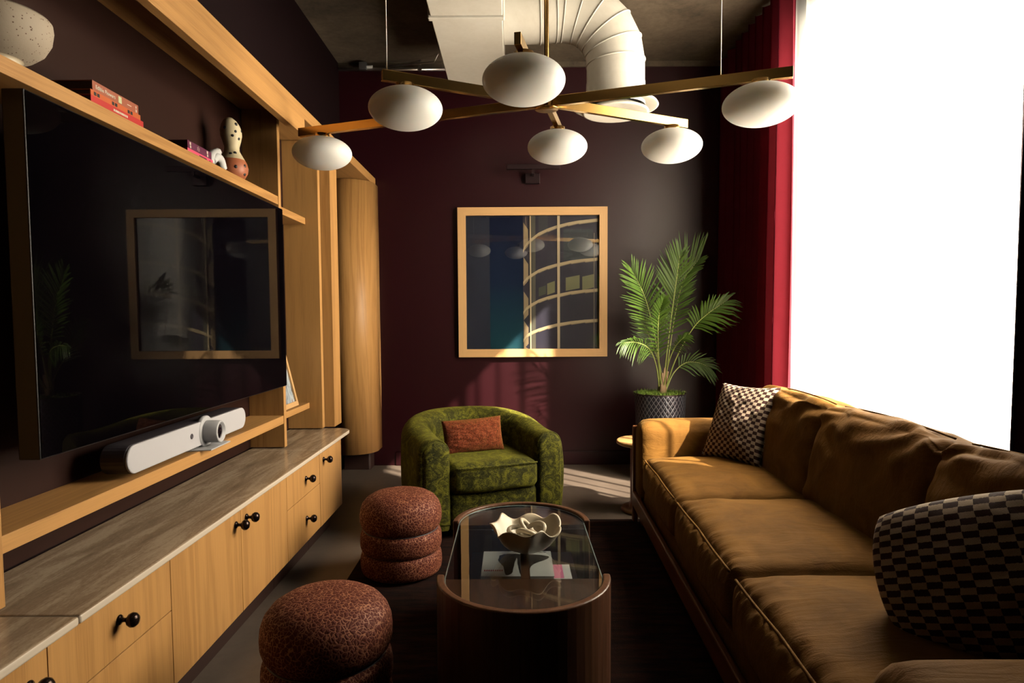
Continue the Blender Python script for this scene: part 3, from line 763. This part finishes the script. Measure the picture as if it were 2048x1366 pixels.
for x, y in ((-.492, 2.615), (.846, 2.694)):
    MB().tube([(x-hub.x, y-hub.y, .05), (x-hub.x, y-hub.y, 1.164)], .0022, 8).build('suspension_cable', M['cable'], ch)

# ------------------------------------------------------------------ sofa
SY = math.radians(-2.0)
so = thing('sofa', 'long ochre velvet three seat sofa with a wooden frame by the window', 'sofa', (.60, 0, .0085), SY)
def wrinkle(seed, side=-1, amp=.006):
    def fn(o, p):
        # gathers running away from the piped front seam
        dfr = 1+p.x*(-side) if side < 0 else 1-p.x
        s_ = (p.x+1) if side < 0 else (1-p.x)
        ph = noise.noise(Vector((p.y*3+seed, seed, 0)))*5
        g = math.sin(p.y*38+ph)*math.exp(-s_*5.5)*amp*1.5*(1 if p.z > -.9 else .3)
        n1 = noise.noise(Vector((p.x*1.7+seed, p.y*1.7, p.z))) * amp*1.2
        big = noise.noise(Vector((p.x*4+seed, p.y*3-seed, p.z*2)))*amp*.8
        o = o.copy(); o.z += (g+n1+big)*(1 if p.z > 0 else .2)
        return o
    return fn
seats = [(2.83, 3.66), (2.0, 2.82), (1.17, 1.99)]
for k, (y0, y1) in enumerate(seats):
    mb = MB(); softbox(mb, .72, y1-y0, .205, .06, crown=.042, bulge=.018, n=44, fn=wrinkle(k*3.3+1))
    c_ = mb.build('seat_cushion', M['ochre'], so, loc=(.36+.0, (y0+y1)/2, .335))
    pts = [(-.36+.012-.004*abs(math.sin(t*6)), -(y1-y0)/2+.03+t*(y1-y0-.06), .094+.006*math.sin(t*PI)) for t in [i/24 for i in range(25)]]
    MB().tube(pts, .0045, 8).build('piping', M['ochre'], c_)
backs = [(2.85, 3.69), (2.03, 2.87), (1.2, 2.05)]
for k, (y0, y1) in enumerate(backs):
    def bf(o, p, s=k*5.1):
        o = o.copy(); ph = noise.noise(Vector((p.y*2+s, p.z*2, s)))*4
        top = math.exp(-(1-p.z)*2.2)
        o.x += -.016*math.sin(p.y*9+p.z*6+ph)*top*(1 if p.x < 0 else .3) + noise.noise(Vector((p.y*3+s, p.z*3, 2)))*.014
        o.z += noise.noise(Vector((p.y*2.2+s, p.x*2, 7)))*.018*max(0, p.z) - .02*p.y**4*max(0, p.z)
        return o
    mb = MB(); softbox(mb, .23, y1-y0, .46, .06, crown=.012, bulge=.03, n=36, fn=bf)
    tilt = math.radians(13)
    c_ = mb.build('back_cushion', M['ochre'], so, loc=(.715, (y0+y1)/2, .612), rot=(0, tilt, 0))
    MB().tube([(-.035+.004*math.sin(t*9), -(y1-y0)/2+.05+t*(y1-y0-.1), .232+.012*math.sin(t*PI)) for t in [i/20 for i in range(21)]], .0035, 8).build('piping', M['ochre'], c_)
# frame: base, back, arms
MB().box(.02, .90, 1.0, 3.86, .15, .232).build('seat_base', M['ochre'], so, bevel=.01)
mb = MB(); softbox(mb, .12, 2.48, .58, .04, n=10); mb.build('back_frame', M['ochre'], so, loc=(.86, 2.42, .425))
for nm, y0, y1 in (('armrest', 3.68, 3.89), ('armrest', .97, 1.165)):
    mb = MB(); softbox(mb, .91, y1-y0, .47, .065, crown=.012, n=18)
    mb.build(nm, M['ochre'], so, loc=(.445, (y0+y1)/2, .395))
MB().box(-.022, .0, .965, 3.895, .10, .19).build('front_rail', M['sofa_wood'], so, bevel=.006)
for y0, y1 in ((3.875, 3.90), (.96, .985)):
    MB().box(-.022, .012, y0-.012, y1+.004, .0, .585).build('arm_post', M['sofa_wood'], so, bevel=.008)
MB().box(.0, .90, .965, 3.895, .10, .149).build('under_frame', M['sofa_wood'], so, bevel=.004)
for x in (.05, .86):
    for y in (1.03, 3.83): MB().box(x-.03, x+.03, y-.03, y+.03, 0, .10).build('leg', M['sofa_wood'], so, bevel=.004)

def pillow_mesh(mb, a, b, T, m, n=40, c=.07, rd_=0, seed=0):
    def mk(sg):
        def fn(u, v):
            p, q_ = 2*u-1, 2*v-1
            x = a*p*(1-c*(1-q_*q_)-rd_*p*p*q_*q_); z = b*q_*(1-c*(1-p*p)-rd_*p*p*q_*q_)
            th = T*max(0, (1-p**2)*(1-q_**2))**.42
            th *= 1 + .10*noise.noise(Vector((p*2.3+seed, q_*2.3, sg)))
            th += .006*noise.noise(Vector((p*6+seed, q_*6, sg)))*(1-max(abs(p), abs(q_))**6)
            return Vector((x, sg*th, z))
        return fn
    for sg in (-1, 1):
        if sg < 0: mb.grid(n, n, mk(sg), m, uvf=lambda u, v: (u, v))
        else: mb.grid(n, n, lambda u, v: mk(1)(1-u, v), m, uvf=lambda u, v: (1-u, v))
    bmesh.ops.remove_doubles(mb.bm, verts=mb.bm.verts[:], dist=1e-5)
def frame_from(center, right, up):
    r = Vector(right).normalized(); u = Vector(up); u = (u - r*u.dot(r)).normalized(); f = u.cross(r)   # local y points away from viewer
    f = r.cross(u); f = -f
    Mx = Matrix((r, f, u)).transposed().to_4x4(); Mx.translation = Vector(center); return Mx
def throw_pillow(name, label, corners, T, m, group=None, fringe=True, cat='cushion', seed=0, c=.07, rd_=0):
    bl, br, tl, tr = [Vector(p) for p in corners]
    cen = (bl+br+tl+tr)/4; r = (br-bl+tr-tl)/2; u = (tl-bl+tr-br)/2
    Mx = frame_from(cen, r, u); t = thing(name, label, cat, group=group); t.matrix_world = Mx
    mb = MB(); pillow_mesh(mb, r.length/2, u.length/2, T, m, seed=seed, c=c, rd_=rd_); mb.build('cushion_cover', m, t, recalc=True)
    if fringe:
        rnd = random.Random(seed); a, b = r.length/2, u.length/2; mb = MB()
        for sx in (1, -1):
            for i in range(70):
                q_ = rnd.uniform(-.97, .97); x = a*sx*(1-c*(1-q_*q_)); z = b*q_
                L = rnd.uniform(.006, .016); d1 = rnd.uniform(-.006, .006)
                mb.tube([(x-.003*sx, rnd.uniform(-.004, .004), z), (x+L*sx*.6, rnd.uniform(-.006, .004), z+d1*.4), (x+L*sx*.8, rnd.uniform(-.008, .004), z+d1*1.6)], .0009, 5)
        mb.build('fringe', M['fringe'], t)['kind'] = 'stuff'
    return t
PG = 'checked cushions on the sofa'
throw_pillow('cushion', 'checked brown and cream cushion standing at the far end of the sofa', [(1.075, 3.62, .475), (1.235, 3.245, .47), (1.19, 3.70, .86), (1.385, 3.36, .885)], .075, M['checker'], PG, seed=2)
throw_pillow('cushion', 'checked brown and cream cushion at the near end of sofa, bottom right', [(.885, 1.61, .485), (1.33, 1.27, .46), (.99, 1.67, .64), (1.41, 1.33, 1.01)], .125, M['checker'], PG, False, seed=8, c=-.02, rd_=.13)

# ------------------------------------------------------------------ armchair
ac = thing('armchair', 'olive green chenille barrel armchair facing the coffee table', 'armchair', (-.245, 4.01, .0085), math.radians(22))
W2, ARM = .43, .17   # half width, wall thickness
def upath(t):
    """centreline of the wraparound shell, t 0..1 from left arm front to right arm front; front is -y"""
    r = W2-ARM/2; st = .40; arc = PI*r; tot = 2*st+arc; s_ = t*tot
    if s_ < st: return Vector((-r, -.36+s_*.36/.4*1.0+.0, 0)), Vector((-1, 0, 0))
    if s_ > st+arc: return Vector((r, -.36+(tot-s_)*.36/.4, 0)), Vector((1, 0, 0))
    a = PI - (s_-st)/r; return Vector((r*math.cos(a), r*math.sin(a)*.98, 0)), Vector((math.cos(a), math.sin(a), 0))
def shell(nu, mb, z0=.05):
    rings = []
    for i in range(nu+1):
        t = i/nu; p, nrm = upath(t); e = min(t, 1-t)*2
        top = .575 + .085*min(1, max(0, (e-.2)/.6))**1.0; top = .568 + .075*(.5-.5*math.cos(PI*min(1, max(0, (e-.1)/.75))))
        wdt = ARM*(1 + .12*e)
        endr = 1
        if e < .05: endr = .80+.2*math.sqrt(max(0, 1-(1-e/.05)**2))
        prof = []
        h = top; w_ = wdt/2*endr; r = w_*.98
        top2 = h - (1-endr)*.04
        lean_ = .05*e
        prof.append((w_*.93, z0)); prof.append((w_, z0+.03))
        for k in range(1, 5): prof.append((w_, z0+.03+(top2-r-z0-.03)*k/5))
        for k in range(13): 
            a = k*PI/12; prof.append((r*math.cos(a)+(w_-r)*math.copysign(1, math.cos(a)), top2-r+r*math.sin(a)*1.0))
        for k in range(4, 0, -1): prof.append((-w_, z0+.03+(top2-r-z0-.03)*k/5))
        prof.append((-w_, z0+.03)); prof.append((-w_*.93, z0))
        ring = []
        for off, z in prof:
            zz = z/h; o = p + nrm*(off + .035*(zz-.5)*e + (.018*math.sin(PI*min(1, zz)) if off > 0 else 0)); 
            nz = noise.noise(Vector((o.x*5, o.y*5, z*5)))*.008
            ring.append(mb.v(Vector((o.x, o.y, z)) + nrm*nz))
        rings.append(ring)
    n = len(rings[0])
    for A, B in zip(rings, rings[1:]):
        for j in range(n): mb.face([A[j], A[(j+1) % n], B[(j+1) % n], B[j]])
    mb.face(rings[0][::-1]); mb.face(rings[-1])
mb = MB(); shell(72, mb); mb.build('shell', M['green'], ac)
for sx in (-1, 1):
    r = W2-ARM/2; w_ = ARM/2*.86
    pts = [(sx*r+w_*1.0, -.365, .08), (sx*r+w_, -.365, .47)] + [(sx*r+w_*math.cos(a), -.365, .49+w_*math.sin(a)) for a in [k*PI/10 for k in range(11)]] + [(sx*r-w_, -.365, .47), (sx*r-w_, -.365, .08)]
    poly = [(p_[0], p_[2]) for p_ in pts]
    mb = MB(); cen = Vector((sx*r, -.378, .3)); 
    rows = []
    for sc_, yy in ((1, -.352), (.97, -.368), (.8, -.376), (.4, -.380)):
        rows.append([mb.v((sx*r+(x-sx*r)*sc_, yy, .3+(z-.3)*(sc_ if sc_ > .9 else .1+.9*sc_))) for x, z in poly])
    for A, B in zip(rows, rows[1:]):
        for j in range(len(A)): mb.face([A[j], A[(j+1) % len(A)], B[(j+1) % len(A)], B[j]])
    mb.face(rows[-1])
    fp = mb.build('arm_front', M['green'], ac)
    MB().tube([(x, -.356, z) for x, z in poly], .005, 8).build('piping', M['green'], fp)
def seatfn(o, p):
    o = o.copy(); 
    if p.y < 0: o.y -= .035*(1-p.x**2)*abs(p.y)
    o.z += noise.noise(Vector((p.x*2, p.y*2, 3)))*.012
    if p.y > 0: o.x *= 1-.22*p.y**2
    return o
mb = MB(); softbox(mb, .535, .62, .165, .045, crown=.018, bulge=.01, n=26, fn=seatfn); sc2 = mb.build('seat_cushion', M['green'], ac, loc=(0, -.075, .332))
MB().tube([(-.25+.5*t, -.318-.035*(1-(2*t-1)**2), .068+.005*math.sin(t*PI)) for t in [i/16 for i in range(17)]], .005, 8).build('piping', M['green'], sc2)
mb = MB(); softbox(mb, .54, .66, .22, .03, n=12, fn=lambda o, p: Vector((o.x*(1-.2*p.y**2) if p.y > 0 else o.x, o.y-(.02*(1-p.x**2) if p.y < 0 else 0), o.z))); mb.build('seat_base', M['green'], ac, loc=(0, -.03, .148))
MB().lathe([(0, 0), (.30, 0), (.30, .048), (0, .048)], (0, 0.02, 0), 48).build('swivel_base', M['black_metal'], ac)
ca = math.radians(20)
fwd = Vector((math.sin(math.radians(22)), -math.cos(math.radians(22)), 0)); rgt = Vector((math.cos(math.radians(22)), math.sin(math.radians(22)), 0))
cc = Vector((-.25, 3.93, 0))
up = Vector((0, 0, 1))*.97 - fwd*.28
a_, b_ = .185, .105
cz = cc + Vector((0, 0, .520))
rg2 = (rgt*.96 - fwd*(-.12)).normalized()
throw_pillow('cushion', 'rust orange lumbar cushion leaning inside the green armchair', [cz-rg2*a_-up*b_, cz+rg2*a_-up*b_+Vector((0, 0, .02)), cz-rg2*a_+up*b_, cz+rg2*a_+up*b_+Vector((0, 0, .02))], .06, M['rust'], None, False, seed=4, c=.04)

# ------------------------------------------------------------------ ottomans
def make_ottoman(label, loc):
    t = thing('ottoman', label, 'ottoman', loc, 0, 'rust patterned ottomans'); R_ = .197
    MB().lathe([(0, .005), (.165, .005)] + [(R_-.024*(abs(a)/90)**2.4, .064+.053*math.sin(math.radians(a))) for a in range(-75, 91, 11)], (0, 0, 0), 72).build('lower_roll', M['ottoman'], t)
    MB().lathe([(R_-.024*(abs(a)/90)**2.4, .169+.052*math.sin(math.radians(a))) for a in range(-90, 91, 12)], (0, 0, 0), 72).build('middle_roll', M['ottoman'], t)
    MB().lathe([(R_-.03, .218), (R_-.022, .222), (R_-.008, .238), (R_, .262), (R_+.001, .29), (R_-.002, .318), (R_-.012, .345), (R_-.032, .37), (R_-.062, .388), (R_-.1, .399), (.05, .404), (0, .405)], (0, 0, 0), 72).build('upper_roll', M['ottoman'], t)
    for z in (.1175, .221): MB().lathe([(R_-.024, z-.003), (R_-.017, z-.0015), (R_-.016, z), (R_-.017, z+.0015), (R_-.024, z+.003)], (0, 0, 0), 72).build('piping', M['dark_plastic'], t)
    return t
ot = make_ottoman('rust patterned three tier ottoman beside the green armchair', (-.555, 3.13, .006))
dup(ot, (-.578, 1.95, .006), .9, 'rust patterned three tier ottoman nearest the camera, bottom of the photo')

# rug
mb = MB().box(-.80, 1.5, .8, 3.93, .0005, .008); tag(mb.build('rug', M['rug'], None, bevel=.003), 'dark brown rug on the concrete floor under the coffee table', 'rug')

# ------------------------------------------------------------------ coffee table
ct = thing('coffee_table', 'oval walnut coffee table with glass top and a lower shelf', 'coffee table', (.028, 2.32, .008))
Ro, Ri = .278, .258; yh = .272; H = .412   # straight half length
def arc_pts(r, y0, sgn, n=28): return [(r*math.cos(a), y0+sgn*r*math.sin(a)) for a in [i*PI/n for i in range(n+1)]]
for sgn, nm in ((-1, 'near'), (1, 'far')):
    y0 = sgn*yh
    out = arc_pts(Ro, y0, sgn); inn = arc_pts(Ri-.004, y0, sgn)[::-1]
    mb = MB().prism(out+inn, 0, H+.006)
    e = mb.build('end_panel', M['walnut_z'], ct, bevel=.006, seg=3)
    mb = MB().prism(arc_pts(Ri-.005, y0, sgn), H-.028, H-.012); mb.build('end_shelf', M['walnut_y'], ct)
    MB().box(-Ri+.006, Ri-.006, y0-.010 if sgn < 0 else y0-.010, y0+.010, .14, H-.029).build('inner_panel', M['walnut_z'], ct)
MB().box(-.20, .20, -yh+.012, yh-.012, .275, .292).build('lower_shelf', M['black_metal'], ct)
MB().box(-.008, .022, -yh+.002, yh-.002, H-.036, H-.012).build('centre_rail', M['walnut_y'], ct)
gp = [(-a, b) for a, b in arc_pts(Ri-.006, yh, 1)][::-1]
stadium = arc_pts(Ri-.006, yh, 1) + [(-a, b) for a, b in arc_pts(Ri-.006, -yh, -1)]
MB().prism(stadium, H-.0115, H-.001).build('glass_top', M['glass_table'], ct, bevel=.002)
ringp = [(a, b, H-.006) for a, b in stadium]
M['glass_edge'] = plain('polished_glass_edge', (.35, .45, .45), .1, 0, .8)
MB().tube(ringp, .0018, 8, closed=True).build('glass_edge', M['glass_edge'], ct)

ZG = .008+H
# books on the lower shelf
def flat_book(label, x0, x1, y0, y1, z0, th, m, marks=None, nm='book'):
    t = thing(nm, label, 'book', ((x0+x1)/2, (y0+y1)/2, z0), 0, 'art books inside the coffee table'); a, b = (x1-x0)/2, (y1-y0)/2
    mb = MB().box(-a, a, -b, b, th-.002, th, m).box(-a, a, -b, b, 0, .002, m).box(-a, -a+.002, -b, b, .002, th-.002, m)
    if marks: marks(mb, a, b, th)
    mb.build('cover', m, t, recalc=False)
    MB().box(-a+.002, a-.002, -b+.003, b-.003, .002, th-.002).build('pages', pm('white_pages', (.6, .56, .5)), t)
wp = pm('white_cover', (.72, .70, .69))
def mk_brush(mb, a, b, th):
    rnd = random.Random(3)
    def blob(pts, col=None):
        P_ = smooth_path([(x*a, y*b, th+.0006) for x, y in pts] + [(pts[0][0]*a, pts[0][1]*b, th+.0006)], 5)[:-1]
        f = mb.face([mb.v(p_ + Vector((rnd.uniform(-.0015, .0015), rnd.uniform(-.0015, .0015), 0))) for p_ in P_], col)
    blob([(-.52, .62), (-.3, .78), (.1, .74), (.5, .7), (.9, .55), (.85, .3), (.45, -.1), (.3, -.6), (.1, -.95), (.02, -.2), (-.02, .42), (-.1, -.2), (-.15, -.75), (-.32, -.9), (-.4, -.3), (-.55, .2)], bk)
    mb.box(.5*a, .85*a, .88*b, .93*b, th+.0003, th+.0008, bk).box(-.1*a, .1*a, .9*b, .93*b, th+.0003, th+.0008, bk)
    for i in range(9): mb.box((-.93+.06*i)*a, (-.89+.06*i)*a, -.62*b, -.52*b, th+.0002, th+.0008, pm('red_print', (.45, .02, .03)))
def mk_pink(mb, a, b, th):
    mb.box(.28*a, .75*a, -.2*b, .98*b, th+.0002, th+.0007, pm('pink_print', (.7, .16, .32)))
flat_book('white book with pink picture under the brush painting book, inside the coffee table', -.02, .205, 2.19, 2.405, .3005, .016, wp, mk_pink)
flat_book('white art book with black brush painting, inside the coffee table', -.12, .140, 2.245, 2.49, .317, .020, wp, mk_brush)

# wavy bowl and knot
wb = thing('wavy_bowl', 'cream ceramic bowl with ruffled rim on the coffee table', 'bowl', (.043, 2.275, ZG), .45); wb.scale = (1.08, 1.08, 1.1)
def ruffle(k):
    def fn(p, a):
        r = math.hypot(p.x, p.y); f = max(0, (r-.035)/.075)
        wv = math.sin(7*a+.6)*.6 + math.sin(3*a+1.2)*.4 + math.sin(11*a)*.08
        rr = r*(1+.055*f*f*math.sin(7*a+2.0)); return Vector((rr*math.cos(a), rr*math.sin(a), p.z + .006*f + .014*f*f*wv))
    return fn
mb = MB().lathe([(0, .002), (.040, .001), (.046, .003), (.068, .014), (.086, .030), (.099, .048), (.110, .068), (.115, .074), (.115, .078), (.110, .077), (.103, .068), (.092, .050), (.079, .034), (.060, .019), (.030, .010), (0, .009)], (0, 0, 0), 140, fn=ruffle(0))
mb.build('ruffled_bowl', M['ceramic'], wb)
kn = thing('ceramic_knot', 'cream ceramic knot of interlocked loops resting in the ruffled bowl', 'ornament', (.045, 2.275, ZG+.048)); kn.scale = (1.1, 1.1, 1.1)
rnd = random.Random(5)
for cx0, cy0, cz0, rr, tx, ty in ((-.028, .012, .012, .028, .4, .2), (.0, -.022, .016, .027, -.7, .3), (.025, .012, .018, .030, .6, -.5), (.034, -.018, .010, .024, -.3, .6), (0.0, .024, .022, .028, .3, .9)):
    Rm = Matrix.Rotation(tx, 3, 'X') @ Matrix.Rotation(ty, 3, 'Y')
    MB().tube([Vector((cx0, cy0, cz0)) + Rm @ Vector((rr*1.15*math.cos(a), rr*.85*math.sin(a), 0)) for a in [2*PI*i/28 for i in range(28)]], .0078, 12, closed=True).build('loop', M['ceramic'], kn)

# ------------------------------------------------------------------ side table
st = thing('side_table', 'small round pale wood pedestal side table beyond the sofa arm', 'side table', (.845, 4.13, 0))
MB().lathe([(0, .432), (.175, .432), (.186, .438), (.188, .446), (.186, .454), (.178, .459), (0, .46)], (0, 0, 0), 64).build('table_top', M['light_wood'], st)
MB().lathe([(.105, .02), (.105, .05), (.098, .06), (.098, .432)], (0, 0, 0), 48).build('column', M['sofa_wood'], st)
MB().lathe([(0, .001), (.155, .001), (.158, .01), (.15, .022), (.1, .026), (0, .026)], (0, 0, 0), 48).build('base', M['sofa_wood'], st)

# ------------------------------------------------------------------ planter and palm
px, py = 1.115, 4.93
pt = thing('planter', 'tall dark woven metal planter holding the palm in the back corner', 'planter', (px, py, 0))
mb = MB(); n = 64
mb.grid(n, 20, lambda u, v: Vector(((.165+.027*v)*math.cos(2*PI*u), (.165+.027*v)*math.sin(2*PI*u), .66*v)), M['planter'], uvf=lambda u, v: (u, v))
mb.lathe([(.192, .66), (.192, .668), (.180, .668), (.178, .60), (0, .60)], (0, 0, 0), n, M['black_metal'])
mb.lathe([(0, .001), (.165, .001)], (0, 0, 0), n, M['black_metal'])
mb.build('pot', M['planter'], pt)
mo = MB(); rnd = random.Random(11)
for i in range(1500):
    a = rnd.uniform(0, 2*PI); r = .19*math.sqrt(rnd.random()); base = Vector((r*math.cos(a), r*math.sin(a), .655+rnd.uniform(-.01, .012)))
    tip = base + Vector((rnd.uniform(-.02, .02), rnd.uniform(-.02, .02), rnd.uniform(.004, .03)))
    s_ = Vector((rnd.uniform(-1, 1), rnd.uniform(-1, 1), 0)).normalized()*.003
    mo.face([mo.v(base-s_), mo.v(base+s_), mo.v(tip)])
mo.lathe([(0, .662), (.12, .662), (.182, .652)], (0, 0, 0), 32)
mo = mo.build('moss', M['moss'], pt, recalc=False); 
pa = thing('palm', 'potted palm with arching green fronds growing from the woven planter', 'palm', (px, py, .66))
def W(x, v, y):  # photo reference -> local point of the palm at depth y
    return Vector(((x-1027)/1300*y - px, y-py, 1.25-(v-634)/1300*y - .66))
def frond(pts, nl, L0, droop, wid, spread=(1, 1), start=.3, seed=0, stem_r=.0045, fold=.35, up_bias=0):
    rnd = random.Random(seed); P_ = smooth_path(pts, 10); N = len(P_)
    rc_ = MB().tube(P_, [stem_r*(1-.75*i/(N-1))+.0008 for i in range(N)], 8)
    fo = rc_.build('frond', M['stem'], pa)
    mb = MB()
    tot = sum((P_[i+1]-P_[i]).length for i in range(N-1))
    for i in range(nl):
        t = start + (1-start)*(i+.5)/nl; fi = t*(N-1); k = min(N-2, int(fi)); c = P_[k].lerp(P_[k+1], fi-k); d_ = (P_[k+1]-P_[k]).normalized()
        side = d_.cross(Vector((0, -1, .25))).normalized()   # lies about across the view
        nrm = side.cross(d_).normalized()
        tt = (t-start)/(1-start); Lp = 1.12*L0*(.55+.9*math.sin(PI*min(1, .12+tt*.75)))*(1-.25*tt)
        for sd in (0, 1):
            if spread[sd] <= 0: continue
            sg = 1 if sd == 0 else -1; L = Lp*spread[sd]*rnd.uniform(.88, 1.08)
            ang = math.radians(58-38*tt+rnd.uniform(-5, 5))
            dir_ = (d_*math.cos(ang) + side*sg*math.sin(ang) + nrm*fold*rnd.uniform(.6, 1.3)).normalized()
            wv = dir_.cross(nrm).normalized(); segs = 5; rows = []
            for s2 in range(segs+1):
                q_ = s2/segs; pp = c + dir_*L*q_ + Vector((0, 0, -1))*droop*L*q_*q_*rnd.uniform(.8, 1.2)
                wd = wid*.5*(math.sin(PI*min(1, .15+q_*.8))**.8 if q_ < 1 else 0.02)
                rows.append((mb.v(pp-wv*wd), mb.v(pp + nrm*wd*.35), mb.v(pp+wv*wd)))
            for A, B in zip(rows, rows[1:]):
                mb.face([A[0], A[1], B[1], B[0]]); mb.face([A[1], A[2], B[2], B[1]])
    mb.build('leaflets', M['blade'], fo, recalc=False)
Y0 = 4.93
frond([W(1326, 782, Y0), W(1335, 700, Y0-.02), W(1347, 600, Y0-.05), W(1359, 512, Y0-.08)], 22, .17, .05, .013, (.9, 1.25), .42, 1, .006)
frond([W(1329, 782, Y0), W(1341, 690, Y0+.03), W(1352, 620, Y0+.08), W(1368, 560, Y0+.12), W(1398, 520, Y0+.12)], 25, .20, .06, .013, (.5, 1.35), .38, 2)
frond([W(1322, 782, Y0), W(1314, 700, Y0-.05), W(1302, 640, Y0-.08), W(1287, 590, Y0-.12), W(1262, 540, Y0-.16)], 25, .165, .10, .012, (1.1, 1.1), .35, 3)
frond([W(1331, 782, Y0), W(1352, 720, Y0-.1), W(1385, 660, Y0-.18), W(1415, 630, Y0-.22), W(1452, 605, Y0-.22)], 19, .15, .30, .014, (1, 1), .5, 4)
frond([W(1320, 782, Y0), W(1312, 730, Y0-.1), W(1297, 698, Y0-.18), W(1270, 686, Y0-.25), W(1243, 688, Y0-.3)], 16, .10, .55, .012, (1, 1), .4, 5)
frond([W(1333, 782, Y0), W(1348, 748, Y0+.02), W(1372, 728, Y0+.05), W(1398, 728, Y0+.06), W(1420, 738, Y0+.06)], 16, .12, .35, .012, (1, 1), .35, 6)
frond([W(1324, 782, Y0), W(1318, 720, Y0-.12), W(1316, 670, Y0-.2), W(1318, 630, Y0-.26), W(1326, 600, Y0-.3)], 20, .085, .12, .015, (1.1, 1.1), .3, 7)
frond([W(1327, 782, Y0), W(1337, 730, Y0-.14), W(1348, 700, Y0-.22), W(1360, 684, Y0-.28), W(1374, 672, Y0-.3)], 13, .075, .4, .013, (1, 1), .45, 8)
frond([W(1325, 782, Y0), W(1322, 740, Y0+.1), W(1308, 700, Y0+.18), W(1296, 668, Y0+.22), W(1280, 640, Y0+.24)], 19, .14, .2, .011, (1, 1), .35, 9)
tr = MB()
for k, (dx_, dz_) in enumerate(((-.012, .16), (.0, .2), (.014, .17), (.006, .13), (-.02, .12))):
    tr.tube([(dx_*.5+.9*(W(1325, 782, Y0).x), .01*(k-2), -.03), (dx_+W(1327, 782, Y0).x, .008*(k-2), dz_*.5), (dx_*1.8+W(1330, 782, Y0).x, .01*(k-2), dz_)], [.026, .016, .007], 12)
tr.build('trunk', M['trunk'], pa)
